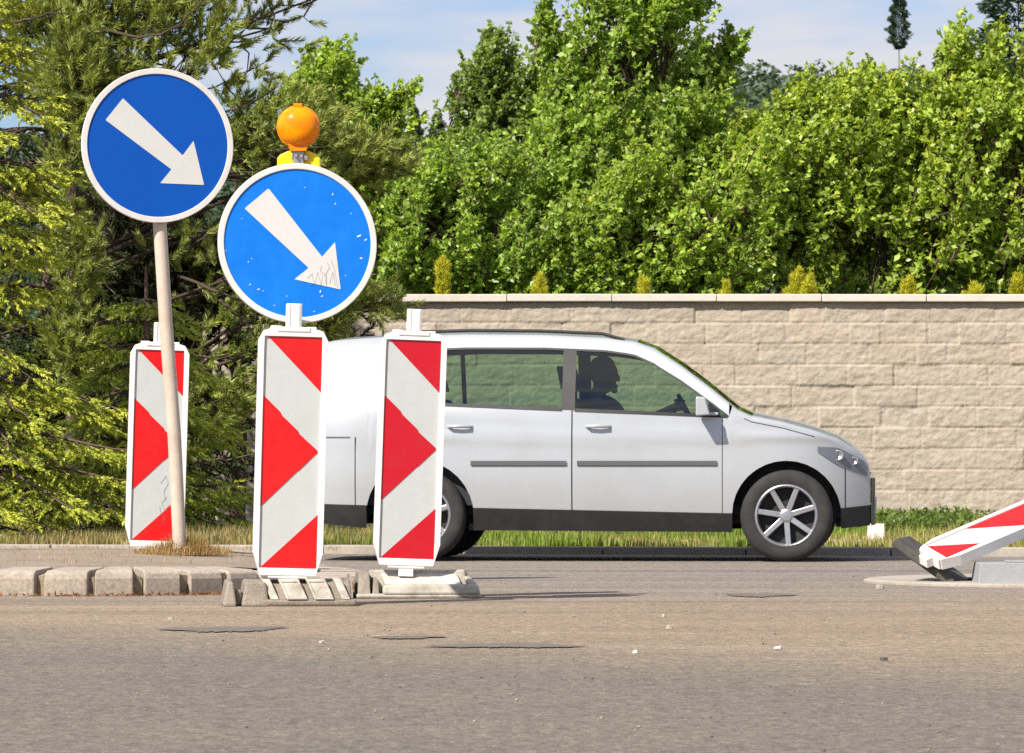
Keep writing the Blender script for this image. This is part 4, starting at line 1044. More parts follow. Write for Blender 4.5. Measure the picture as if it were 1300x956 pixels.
def open_base(root):
    """footplate with one broad sunken panel and a looped end"""
    bmm = bmesh.new()
    box(bmm, -.24, .335, -.18, .2, 0, .022)
    hexa(bmm, [(-.12, -.185, .02), (.33, -.185, .02), (.33, -.13, .02), (-.12, -.13, .02), (-.12, -.17, .062), (.32, -.17, .062), (.32, -.13, .066), (-.12, -.13, .066)])
    hexa(bmm, [(-.17, .03, .02), (.29, .03, .02), (.30, .18, .02), (-.17, .18, .02), (-.17, .045, .128), (.275, .045, .128), (.285, .17, .122), (-.17, .17, .122)])
    hexa(bmm, [(.285, -.14, .02), (.325, -.14, .02), (.31, .18, .02), (.27, .18, .02), (.285, -.14, .066), (.325, -.14, .060), (.29, .18, .120), (.255, .18, .124)])
    bm_obj('base_plate', bmm, M['base_paint'], root, bevel=.009)
    bmm = bmesh.new()
    hexa(bmm, [(-.10, -.13, .025), (.255, -.13, .025), (.245, .045, .025), (-.105, .045, .025), (-.10, -.128, .050), (.255, -.128, .050), (.235, .046, .112), (-.115, .046, .112)])
    bm_obj('sunken_panel', bmm, M['panel_paint'], root, bevel=.004)
    bmm = bmesh.new()
    for x0, x1, h in ((-.275, -.255, .11), (-.235, -.175, .122), (-.168, -.135, .095)):
        hexa(bmm, [(x0, -.175, 0), (x1, -.175, 0), (x1, .18, 0), (x0, .18, 0), (x0 + .008, -.10, h), (x1 - .004, -.12, h), (x1 - .004, .17, h), (x0 + .008, .17, h)])
    bm_obj('end_block', bmm, M['rubber'], root, bevel=.009)

GBN = 'red and white beacon boards'
B2 = empty('beacon_board', (P(367, 0, 19.95).x, 19.95, 0.0), (0, R(0.0), R(6)))
tag(B2, 'tallest red and white beacon board on a ribbed base directly below the lower blue sign', 'beacon', GBN)
tilt2 = empty('board', (0, 0, 0), (R(0), R(1.5), 0)); tilt2.parent = B2
tilt2.location = (-.012, 0, 0)
beacon_board(tilt2, .130, 1.075, .305)
ribbed_base(B2)

B3 = empty('beacon_board', (P(516, 0, 21.15).x, 21.15, 0.0), (0, 0, R(5)))
tag(B3, 'crimson and white beacon board standing alone in front of the rear wheel of the car', 'beacon', GBN)
tilt3 = empty('board', (-.008, 0, 0), (0, R(2.0), 0)); tilt3.parent = B3
beacon_board(tilt3, .148, 1.075, .308, 'crimson_sheet')
open_base(B3)

b1z = island_z(-1.8, 23.7)
B1 = empty('beacon_board', (P(199, 0, 23.75).x, 23.75, b1z), (0, 0, R(7)))
tag(B1, 'beacon board partly covered by the leaning sign pole, set in the island soil', 'beacon', GBN)
tilt1 = empty('board', (-.014, 0, 0), (0, R(1.7), 0)); tilt1.parent = B1
beacon_board(tilt1, .016, 1.055, .305)
# pencil scrawl near its foot
sc_paths = []
for k, pl in enumerate([[(.02, .40), (.05, .44), (.06, .40), (.04, .36), (.05, .31)], [(.055, .33), (.03, .30), (.045, .26), (.07, .29)], [(.02, .28), (.03, .24), (.05, .23), (.04, .20)]]):
    sc_paths.append((np.array([(x, -.0232, z - .05) for x, z in pl]), np.full(len(pl), .0008)))
tube_obj('scribble', sc_paths, M['scribble'], tilt1, 4)

# ------------------------------------------------------------------ blue signs
def circle(r, n=72): return [(r * math.cos(2 * math.pi * k / n), r * math.sin(2 * math.pi * k / n)) for k in range(n)]
def rounded(pl, r, n=4):
    out = []
    m = len(pl)
    for i in range(m):
        p = Vector(pl[i]); a = Vector(pl[i - 1]); b = Vector(pl[(i + 1) % m])
        da = (a - p).normalized(); db = (b - p).normalized()
        p0 = p + da * r; p1 = p + db * r
        for k in range(n + 1):
            t = k / n; q = p0 * (1 - t) ** 2 + p * 2 * t * (1 - t) + p1 * t * t; out.append((q.x, q.y))
    return out

def sign_face(root, rad, blue, arrow, chips=(), scrib=()):
    """disc facing -y centred on root"""
    bmm = bmesh.new()
    ring_prism(bmm, circle(rad), circle(rad * .925), -.012, .010, 0)
    bm_obj('rim', bmm, M['rim_white'], root, bevel=.003)
    bmm = bmesh.new(); prism(bmm, circle(rad * .927), -.006, .006, 0)
    f = bm_obj('face', bmm, M[blue], root)
    bmm = bmesh.new(); prism(bmm, rounded([(u * rad, v * rad) for u, v in arrow], .006), -.0078, -.0055, 0)
    bm_obj('arrow', bmm, M['sign_white'], root)
    if chips:
        bmm = bmesh.new(); r = random.Random(5)
        for u, v, s, an in chips:
            n = 7; pl = []
            for k in range(n):
                a = 2 * math.pi * k / n; ex = s * r.uniform(.6, 1.2) * math.cos(a); ez = s * .35 * r.uniform(.6, 1.2) * math.sin(a)
                pl.append((u * rad + ex * math.cos(an) - ez * math.sin(an), v * rad + ex * math.sin(an) + ez * math.cos(an)))
            prism(bmm, pl, -.0072, -.0055)
        bm_obj('chips', bmm, M['chip'], root)['kind'] = 'stuff'
    if scrib:
        tube_obj('scribble', [(np.array([(u * rad, -.0084, v * rad) for u, v in pl]), np.full(len(pl), .0007)) for pl in scrib], M['scribble'], root, 4)

def norm_arrow(pts, cx, cy, rx, ry): return [((x - cx) / rx, -(y - cy) / ry) for x, y in pts]
A1 = norm_arrow([(157, 126), (135.5, 154), (217, 215), (203, 232.7), (257.6, 234), (244.4, 178), (231, 197)], 200, 185, 94, 98)
A2 = norm_arrow([(341.6, 239.5), (311.5, 265.5), (391, 340.4), (373, 355), (431, 367.5), (424.5, 307), (408, 326)], 377.5, 309, 99.5, 102)
d1 = 23.1; S1 = F / d1
polebase = Vector((P(228, 0, d1).x, d1, 0.15)); c1 = P(200, 185, d1)
s1 = empty('road_sign', polebase)
tag(s1, 'deep blue round arrow sign on a leaning beige pole, the higher of the two signs', 'road sign', 'blue round arrow signs')
rel = c1 - polebase
top = Vector((rel.x - .035, .03, rel.z + .30))
tube_obj('pole', [(np.array([(0, .045, -.2), (0.0, .045, 0), (top.x * .25 + .008, .045, top.z * .25), (top.x * .5, .045, top.z * .5), (top.x * .75, .045, top.z * .75), tuple(top)]), np.full(6, .0345))], M['pole_paint'], s1, 20)
face1 = empty('sign_plate', (rel.x, -.005, rel.z), (R(0), R(0), R(16))); face1.parent = s1
sign_face(face1, 98 / S1, 'blue_dark', A1)
for z_ in (.18, -.22):
    bmm = bmesh.new(); box(bmm, -.09, .09, .0105, .03, z_, z_ + .035); bm_obj('bracket', bmm, M['galv'], face1, bevel=.002)

d2 = 20.06; S2 = F / d2
c2 = P(377.5, 309, d2)
s2 = empty('road_sign', (c2.x, d2, 1.10))
tag(s2, 'bright blue round arrow sign with scribbled arrow tip, mounted on the tallest beacon board', 'road sign', 'blue round arrow signs')
face2 = empty('sign_plate', (0, 0, c2.z - 1.10), (R(-3), R(0), R(12))); face2.parent = s2
chips = [(.86, .05, .008, .6), (.78, .10, .012, .5), (.80, -.18, .008, .1), (.28, -.60, .009, 1.4), (.30, -.66, .007, .4), (-.62, -.24, .005, .3), (-.58, -.20, .004, 1.0), (-.60, -.52, .006, .8), (-.50, -.58, .007, .3), (-.44, -.60, .004, 0), (-.14, -.66, .004, 1.2),
         (-.80, -.50, .004, 0), (.45, .62, .006, 1.3), (.48, .50, .005, 1.2), (-.30, -.78, .005, .2), (-.7, .3, .004, .2), (.1, .7, .004, .5), (.6, -.4, .004, .9), (-.2, .1, .003, .2), (.68, .38, .004, 2.0), (-.9, -.1, .004, 1.5), (.2, -.85, .005, .1)]
scr = [[(.22, -.50), (.25, -.36), (.29, -.52), (.32, -.34), (.36, -.52), (.36, -.40)], [(.30, -.28), (.28, -.34), (.34, -.40), (.40, -.30), (.37, -.24)], [(.40, -.50), (.44, -.36), (.47, -.52)], [(.12, -.44), (.18, -.38), (.20, -.50), (.16, -.52)], [(.42, -.20), (.46, -.32), (.50, -.55)]]
sign_face(face2, 102 / S2, 'blue_bright', A2, chips, scr)
for z_ in (.16, -.2):
    bmm = bmesh.new(); box(bmm, -.08, .08, .0105, .03, z_, z_ + .03); bm_obj('bracket', bmm, M['galv'], face2, bevel=.002)
zz2 = c2.z - 1.10
tube_obj('pole', [(np.array([(-.02, .050, .0), (-.012, .052, .3), (0, .055, zz2 + .35)]), np.full(3, .024))], M['galv'], s2, 16)

# ------------------------------------------------------------------ amber warning lamp on top of the lower sign
lampc = P(378, 160, d2)
lp = empty('warning_lamp', (lampc.x, d2 + .085, P(378, 211, d2).z))
tag(lp, 'round amber warning lamp with yellow housing on top of the lower blue sign', 'warning light')
lz = lampc.z - lp.location.z
bmm = bmesh.new(); r0 = .0915
lathe(bmm, [(.0001, -.062), (.030, -.060), (.055, -.052), (.074, -.038), (.086, -.020), (r0, -.004), (r0, .006), (.088, .022), (.074, .040), (.055, .053), (.030, .061), (.0001, .064)], 'Y', 48, c=(0, -.03, lz))
bm_obj('lens', bmm, M['amber'], lp, smooth=True)
bmm = bmesh.new(); lathe(bmm, [(.0001, .030), (.035, .020), (.060, .0), (.076, -.022)], 'Y', 32, c=(0, -.03, lz)); bm_obj('reflector', bmm, M['alloy'], lp, smooth=True)
bmm = bmesh.new(); lathe(bmm, [(r0 - .004, -.007), (r0 + .004, -.005), (r0 + .004, .007), (r0 - .004, .009)], 'Y', 48, c=(0, -.03, lz)); box(bmm, -.020, .018, -.045, -.010, lz + r0 - .004, lz + r0 + .012)
hexa(bmm, [(-.035, -.055, lz - r0 - .016), (.035, -.055, lz - r0 - .016), (.035, 0, lz - r0 - .016), (-.035, 0, lz - r0 - .016), (-.045, -.05, lz - r0 + .02), (.045, -.05, lz - r0 + .02), (.045, -.01, lz - r0 + .02), (-.045, -.01, lz - r0 + .02)])
bm_obj('lens_collar', bmm, M['amber'], lp, bevel=.002)
bmm = bmesh.new()
pl = [(-.094, -.20), (.094, -.20), (.096, .040), (.082, .056), (.045, .072), (-.045, .072), (-.080, .056), (-.094, .040)]
prism(bmm, pl, -.02, .075)
bm_obj('housing', bmm, M['yellow'], lp, bevel=.006)
bmm = bmesh.new(); box(bmm, -.022, .024, -.034, -.021, -.02, .078); box(bmm, -.030, -.022, -.036, -.021, .035, .060); box(bmm, .024, .042, -.038, -.021, .030, .056)
bm_obj('clamp', bmm, M['galv'], lp, bevel=.003)
bmm = bmesh.new(); lathe(bmm, [(.0075, -.052), (.0075, -.035)], 'Y', 8, c=(-.010, 0, .05)); lathe(bmm, [(.0075, -.052), (.0075, -.035)], 'Y', 8, c=(.014, 0, .048)); bm_obj('bolt', bmm, M['galv'], lp)

# ------------------------------------------------------------------ knocked-over beacon, concrete disc, block
bmm = bmesh.new(); lathe(bmm, [(1.28, -.02), (1.28, .010), (1.26, .018), (.92, .022), (.90, .012), (.90, -.02)], 'Z', 96)
disc = bm_obj('concrete_ring', bmm, M['concrete'], smooth=False); disc.location = (3.13, 24.0, 0.0)
tag(disc, 'pale round concrete ring set in the asphalt at the right edge', 'concrete ring')
bmm = bmesh.new(); lathe(bmm, [(.0001, .006), (.899, .006)], 'Z', 64); shade_disc = bm_obj('pit_shade_disc', bmm, M['pit_shade'], disc)  # flat dark disc, paints the shade of a hollow that is not sunk

wv = Vector((.14, -.22, -.09)).normalized(); uv = Vector((.855, .40, .335)); uv = (uv - wv * uv.dot(wv)).normalized(); nv = wv.cross(uv)
F4 = empty('beacon_board', (0, 0, 0))
tag(F4, 'knocked-over red and white beacon board lying aslant at the right edge', 'beacon', GBN)
org = P(1182, 709, 23.35)
# board local axes: x = width (wv), z = length (uv), -y = face normal (nv)
mat4 = Matrix((( wv.x, -nv.x, uv.x, org.x), (wv.y, -nv.y, uv.y, org.y), (wv.z, -nv.z, uv.z, org.z), (0, 0, 0, 1)))
F4.matrix_world = mat4
beacon_board(F4, .0, 1.07, .245)
# tipped footplate
c0 = P(1203, 743, 23.45); p1 = (P(1126, 690, 23.55) - P(1203, 743, 23.45)); p2 = Vector((.12, .33, .0)); nn = p1.cross(p2).normalized() * .045
inv = mat4.inverted()
bmm = bmesh.new()
q = [c0 + Vector((0, -.12, -.01)), c0 + p1 * .97 + Vector((0, -.12, 0)), c0 + p1 + p2, c0 + p2 + Vector((0, 0, -.01))]
hexa(bmm, [tuple(inv @ a) for a in q] + [tuple(inv @ (a - nn if nn.z < 0 else a + nn)) for a in q])
qq = [c0 + p1 * a + p2 * b + (-nn if nn.z < 0 else nn) * .9 for a, b in ((.25, -.2), (.6, -.2), (.6, .8), (.25, .8))]
up_ = (-nn if nn.z < 0 else nn) * .7
hexa(bmm, [tuple(inv @ a) for a in qq] + [tuple(inv @ (a + up_)) for a in qq])
bm_obj('base_plate', bmm, M['rubber_dark'], F4, bevel=.009)

bmm = bmesh.new()
hexa(bmm, [(-.0, -.17, 0), (.9, -.17, 0), (.9, .2, 0), (0.0, .2, 0), (.016, -.14, .108), (.9, -.14, .108), (.9, .17, .108), (.016, .17, .108)])
box(bmm, .16, .42, -.08, .1, .106, .118)
blk = bm_obj('concrete_block', bmm, M['grey_block'], bevel=.008); blk.location = (P(1241, 0, 23.1).x, 23.25, .012)
tag(blk, 'plain grey block lying inside the concrete ring at the right edge', 'block')

# little white marker stone and slab on the verge behind the car's nose
bmm = bmesh.new(); dM = 33.3; sM = F / dM
hexa(bmm, [(-.062, -.06, 0), (.062, -.06, 0), (.062, .06, 0), (-.062, .06, 0), (-.058, -.055, .118), (.058, -.055, .118), (.058, .055, .118), (-.058, .055, .118)])
mk = bm_obj('marker_stone', bmm, M['rim_white'], bevel=.006); mk.location = (P(1112, 0, dM).x, dM, .075)
tag(mk, 'short whitewashed marker stone on the verge just below the car nose', 'marker stone')
bmm = bmesh.new(); box(bmm, -.32, .09, -.10, .14, 0, .03); sb = bm_obj('paving_slab', bmm, M['concrete'], bevel=.006); sb.location = (P(1112, 0, dM).x, dM, .045)
tag(sb, 'flat pale slab in the grass under the whitewashed marker stone', 'slab')

# ------------------------------------------------------------------ the car
YAW = R(-5); CARC = Vector((P(757, 0, 30.05).x, 30.05, 0))
car = empty('car', CARC, (0, 0, YAW))
tag(car, 'silver-white five-door hatchback passing right in front of the block wall', 'car')
XF, XR, WF, WR_, RW = 1.80, -1.90, 1.27, -1.08, .295
def lin(x, xp, yp): return np.interp(x, xp, yp)
def smoothstep(t): t = np.clip(t, 0, 1); return t * t * (3 - 2 * t)
_tx = np.array([-1.90, -1.885, -1.865, -1.84, -1.79, -1.68, -1.3, -.8, -.3, .1, .30, .42, .60, .80, .96, 1.05, 1.25, 1.45, 1.60, 1.70, 1.76, 1.79, 1.80])
_tz = np.array([.86, .99, 1.14, 1.30, 1.395, 1.42, 1.445, 1.46, 1.455, 1.435, 1.405, 1.36, 1.245, 1.095, .965, .925, .885, .83, .775, .72, .67, .62, .56])
def ztop(x): return lin(x, _tx, _tz)
def wplan(x):
    x = np.asarray(x, float)
    f = np.clip((x - 1.0) / .80, 0, 1); r = np.clip((-1.25 - x) / .65, 0, 1)
    return .83 * (1 - .36 * f ** 3.0) * (1 - .17 * r ** 3.2)
def YY(x, z):
    z = np.asarray(z, float)
    s = np.where(z < .55, 1 - .055 * ((.55 - z) / .35).clip(0, 1.2) ** 2, 1 - .028 * ((z - .55) / .4).clip(0, 1) ** 2)
    s = s - .26 * ((z - .95) / .48).clip(0, 1.1) ** 1.15
    s = s + .010 * np.exp(-((z - .80) / .03) ** 2)                      # shoulder crease
    return wplan(x) * s
def belt(x): return lin(x, [-1.45, -1.2, .9, 1.0], [1.025, 1.015, .925, .92])
def arch(x, R_=.345):
    a = np.full(np.shape(x), -1.0)
    for c_ in (WF, WR_):
        dx = np.abs(np.asarray(x) - c_); a = np.where(dx < R_, .30 + np.sqrt(np.maximum(R_ ** 2 - dx ** 2, 0)) * 1.0, a)
    return a
def zsill(x): return lin(x, [-1.8, -1.45, -.8, .9, 1.5, 1.8], [.25, .215, .20, .19, .20, .23])
def zclad(x): return lin(x, [-1.8, -1.45, -.8, .9, 1.5, 1.8], [.37, .36, .345, .31, .33, .36])
WIN0, WIN1 = -1.30, .905
def zwin(x):
    f = ztop(x) - lin(x, [-1.3, .25, .45, 1], [.085, .075, .090, .075])
    return np.where(x < -1.08, belt(x) + (f - belt(x)) * smoothstep((x - WIN0) / .20) ** .55, f)
st = set(np.round(np.linspace(XR, XF, 91), 4))
for c_ in (WF, WR_):
    for k in range(0, 19): st.add(round(c_ + .345 * math.cos(math.pi * k / 18), 4))
for v_ in list(_tx) + [WIN0, WIN1, -.165, -.155, -.085, -.11, -.10, .855, .865, -1.0, -.99, .40, 1.0]: st.add(round(float(v_), 4))
ST = np.array(sorted(st)); ST = ST[np.concatenate([[True], np.diff(ST) > .0015])]

def patch(bmm, xs, zlo, zhi, rows, sides=(-1, 1), off=0.0, mi=0):
    """side-surface patch between two height functions"""
    for sd in sides:
        grid = []
        for x_ in xs:
            a, b = float(zlo(x_)), float(zhi(x_)); b = max(a, b)
            col_ = []
            for j in range(rows + 1):
                z_ = a + (b - a) * j / rows
                col_.append(bmm.verts.new((x_, sd * (float(YY(x_, z_)) + off), z_)))
            grid.append(col_)
        for i in range(len(xs) - 1):
            for j in range(rows):
                q_ = (grid[i][j], grid[i + 1][j], grid[i + 1][j + 1], grid[i][j + 1])
                try: bmm.faces.new(q_).material_index = mi
                except ValueError: pass
def crown(x): return lin(x, [-1.8, -1.6, .3, 1.0, 1.6, 1.8], [.01, .035, .035, .04, .04, .015])
def toppatch(bmm, xs, f0, f1, cols, off=0.0, mi=0):
    grid = []
    for x_ in xs:
        zt_ = float(ztop(x_)); y_ = float(YY(x_, zt_)); r_ = []
        for j in range(cols + 1):
            f = f0 + (f1 - f0) * j / cols
            r_.append(bmm.verts.new((x_ + off * (1 if x_ > 0 else -1), y_ * f, zt_ + crown(x_) * (1 - f * f) + off * .6)))
        grid.append(r_)
    for i in range(len(xs) - 1):
        for j in range(cols): bmm.faces.new((grid[i][j], grid[i + 1][j], grid[i + 1][j + 1], grid[i][j + 1])).material_index = mi
def capend(bmm, x_, zlo, zhi, f0=-1, f1=1, rows=10, cols=14, bulge=.025, off=0.0):
    grid = []
    for j in range(rows + 1):
        z_ = zlo + (zhi - zlo) * j / rows; r_ = []
        for k in range(cols + 1):
            f = f0 + (f1 - f0) * k / cols; y_ = float(YY(x_, z_)) * f
            zz_ = z_ + (float(crown(x_)) * (1 - f * f) if j == rows and zhi >= float(ztop(x_)) - 1e-6 else 0)
            r_.append(bmm.verts.new((x_ + math.copysign(bulge * (1 - f * f) + off, x_), y_, zz_)))
        grid.append(r_)
    for j in range(rows):
        for k in range(cols): bmm.faces.new((grid[j][k], grid[j][k + 1], grid[j + 1][k + 1], grid[j + 1][k]))
def rngx(a, b): return ST[(ST >= a - 1e-6) & (ST <= b + 1e-6)]
def zbot(x): return np.maximum(zclad(x), arch(x))
def zmid(x): return np.minimum(belt(x), ztop(x)) if WIN0 <= x <= WIN1 else ztop(x)
bmm = bmesh.new()
patch(bmm, rngx(XR, -.99), zbot, zmid, 14); patch(bmm, rngx(.865, XF), zbot, zmid, 14)
patch(bmm, rngx(WIN0, WIN1), lambda x: max(zwin(x), belt(x)), ztop, 4)
toppatch(bmm, rngx(-1.79, .30), -1, 1, 16); toppatch(bmm, rngx(1.05, XF), -1, 1, 16)
toppatch(bmm, rngx(.30, 1.05), -1, -.87, 2); toppatch(bmm, rngx(.30, 1.05), .87, 1, 2)
toppatch(bmm, rngx(XR, -1.79), -1, -.80, 3); toppatch(bmm, rngx(XR, -1.79), .80, 1, 3); toppatch(bmm, rngx(XR, -1.885), -.80, .80, 8)
capend(bmm, XF, .36, float(ztop(XF))); capend(bmm, XR, .37, float(ztop(XR)), bulge=.02)
bmesh.ops.remove_doubles(bmm, verts=bmm.verts, dist=.0008)
bmesh.ops.dissolve_degenerate(bmm, dist=.0005, edges=bmm.edges)
bm_obj('body', bmm, M['carpaint'], car, smooth=True)
for x0, x1 in ((-.985, -.104), (-.096, .860)):
    for sd in (-1, 1):
        bmm = bmesh.new(); xs = np.unique(np.concatenate([[x0], rngx(x0, x1), [x1]])); patch(bmm, xs, zbot, belt, 14, (sd,))
        dr = bm_obj('door', bmm, M['carpaint'], car, smooth=True)
        bmm = bmesh.new(); xh = x0 + (.10 if x0 < -.5 else .10); zh = .865; yh = float(YY(xh, zh)) * sd
        tube = [(np.array([(xh - .01, yh, zh), (xh + .005, yh + sd * .028, zh), (xh + .06, yh + sd * .034, zh + .002), (xh + .125, yh + sd * .028, zh), (xh + .14, yh, zh)]), np.full(5, .011))]
        bmm.free(); tube_obj('handle', tube, M['carpaint'], dr, 8)
        bmm = bmesh.new(); xs2 = np.linspace(max(x0 + .03, -.75), x1 - .03, 20); patch(bmm, xs2, lambda x: .615, lambda x: .645, 3, (sd,), off=.009); patch(bmm, xs2, lambda x: .612, lambda x: .615, 1, (sd,), off=.006)
        bm_obj('rubbing_strip', bmm, M['trim_grey'], dr, smooth=True)
# glazing
for nm, x0, x1 in (('side_window', -1.285, -.165), ('side_window', -.085, .895)):
    for sd in (-1, 1):
        bmm = bmesh.new(); xs = np.unique(np.concatenate([[x0], rngx(x0, x1), [x1]])); patch(bmm, xs, belt, lambda x: max(float(zwin(x)), float(belt(x)) + .001), 6, (sd,), off=-.004)
        gobj = bm_obj(nm, bmm, M['glass'], car, smooth=True)
        bmm = bmesh.new(); patch(bmm, xs, lambda x: belt(x) - .006, lambda x: belt(x) + .014, 1, (sd,), off=.004)
        patch(bmm, xs, lambda x: max(float(zwin(x)) - .014, float(belt(x))), lambda x: max(float(zwin(x)), float(belt(x)) + .004), 1, (sd,), off=.001)
        bm_obj('window_seal', bmm, M['trim'], gobj, smooth=True)
for sd in (-1, 1):
    bmm = bmesh.new(); patch(bmm, np.array([-.167, -.125, -.083]), belt, zwin, 6, (sd,), off=-.001); bm_obj('pillar', bmm, M['trim'], car, smooth=True)
    bmm = bmesh.new(); patch(bmm, np.array([-.96, -.945, -.93]), belt, zwin, 6, (sd,), off=-.001); bm_obj('pillar', bmm, M['trim'], car, smooth=True)
bmm = bmesh.new(); toppatch(bmm, rngx(.30, 1.05), -.87, .87, 14, off=-.002); bm_obj('windscreen', bmm, M['glass'], car, smooth=True)
bmm = bmesh.new(); toppatch(bmm, rngx(-1.885, -1.79), -.80, .80, 12, off=-.002); bm_obj('rear_window', bmm, M['glass'], car, smooth=True)
# black sills and lower bumpers
bmm = bmesh.new()
def zb2(x): return np.maximum(zsill(x), arch(x))
for a, b in ((XR, WR_ - .345), (WR_ + .345, WF - .345), (WF + .345, XF)): patch(bmm, rngx(a, b), zb2, zclad, 4, off=.006)
capend(bmm, XF, .23, .365, rows=3, off=.006); capend(bmm, XR, .25, .375, rows=3, bulge=.02, off=.006)
bm_obj('sill_trim', bmm, M['trim'], car, smooth=True)
# underbody and wheel wells
bmm = bmesh.new(); box(bmm, -.77, .86, -.72, .72, .20, .24); box(bmm, -1.72, -1.5, -.6, .6, .24, .30); box(bmm, 1.58, 1.74, -.5, .5, .22, .28); box(bmm, -1.72, 1.7, -.42, .42, .26, .32)
box(bmm, 1.02, 1.55, -.55, .55, .30, .66); bm_obj('underbody', bmm, M['trim'], car)
for c_ in (WF, WR_):
    for sd in (-1, 1):
        bmm = bmesh.new(); g_ = []
        for k in range(17):
            a = math.pi * k / 16; x_ = c_ + .346 * math.cos(a); z_ = .30 + .346 * math.sin(a)
            if k in (0, 16): z_ = .24
            yo = float(YY(x_, z_)) + .004; g_.append([bmm.verts.new((x_, sd * yo, z_)), bmm.verts.new((x_, sd * (yo - .05), z_)), bmm.verts.new((x_, sd * .50, z_))])
        for i in range(16):
            for j in range(2): bmm.faces.new((g_[i][j], g_[i + 1][j], g_[i + 1][j + 1], g_[i][j + 1]))
        bmm.faces.new([r_[2] for r_ in g_])
        bm_obj('wheel_well', bmm, M['trim'], car, smooth=False)
        wl = empty('wheel', (c_, sd * .725, RW)); wl.parent = car
        bmm = bmesh.new(); hw = .09
        lathe(bmm, [(.195, -hw * .9), (.225, -hw), (.265, -hw), (.286, -hw * .8), (RW, -hw * .5), (RW, hw * .5), (.286, hw * .8), (.265, hw), (.225, hw), (.195, hw * .9)], 'Y', 48, cap=False)
        bm_obj('tyre', bmm, M['tyre'], wl, smooth=True)
        bmm = bmesh.new()
        lathe(bmm, [(.200, sd * .085), (.190, sd * .092), (.182, sd * .080), (.178, sd * .02)], 'Y', 48, cap=False)
        for k in range(7):
            a = 2 * math.pi * k / 7 + .3; ca, sa = math.cos(a), math.sin(a)
            def sp(r, wdt, yv): return [(r * ca - wdt * sa, sd * yv, r * sa + wdt * ca), (r * ca + wdt * sa, sd * yv, r * sa - wdt * ca)]
            i0 = sp(.03, .020, .045); i1 = sp(.03, .018, .072); o0 = sp(.186, .020, .050); o1 = sp(.186, .016, .082)
            hexa(bmm, [i0[0], i0[1], o0[1], o0[0], i1[0], i1[1], o1[1], o1[0]])
        lathe(bmm, [(.045, sd * .04), (.045, sd * .074), (.03, sd * .082), (.0001, sd * .084)], 'Y', 24)
        bm_obj('rim', bmm, M['alloy'], wl, bevel=.004)
        bmm = bmesh.new(); lathe(bmm, [(.180, sd * .015), (.179, sd * .022), (.0001, sd * .022)], 'Y', 36); bm_obj('shade_backing', bmm, M['tyre'], wl)  # black backing disc, stands in for shade between the spokes
    bmm = bmesh.new(); lathe(bmm, [(.03, -.70), (.03, .70)], 'Y', 10, c=(c_, 0, RW)); bm_obj('axle', bmm, M['trim'], car)
# shut lines between wings, bumpers and bonnet
for sd in (-1, 1):
    for xa, za, zb_ in ((1.64, .345, .60), (-1.50, .36, .80)):
        bmm = bmesh.new(); patch(bmm, np.array([xa, xa + .006]), lambda x: za, lambda x: zb_, 6, (sd,), off=.0015); bm_obj('panel_gap', bmm, M['trim'], car)
    bmm = bmesh.new(); patch(bmm, rngx(-1.88, -1.50), lambda x: .795, lambda x: .800, 1, (sd,), off=.0015); bm_obj('panel_gap', bmm, M['trim'], car)
    bmm = bmesh.new(); patch(bmm, rngx(1.0, 1.46), lambda x: float(ztop(x)) - .034, lambda x: float(ztop(x)) - .029, 1, (sd,), off=.0015); bm_obj('panel_gap', bmm, M['trim'], car)
bmm = bmesh.new(); patch(bmm, np.linspace(-1.30, -1.18, 6), lambda x: .83, lambda x: .835, 1, (-1,), off=.0015); patch(bmm, np.linspace(-1.30, -1.18, 6), lambda x: .93, lambda x: .935, 1, (-1,), off=.0015)
patch(bmm, np.array([-1.304, -1.298]), lambda x: .83, lambda x: .935, 3, (-1,), off=.0015); patch(bmm, np.array([-1.182, -1.176]), lambda x: .83, lambda x: .935, 3, (-1,), off=.0015); bm_obj('fuel_flap', bmm, M['trim'], car)
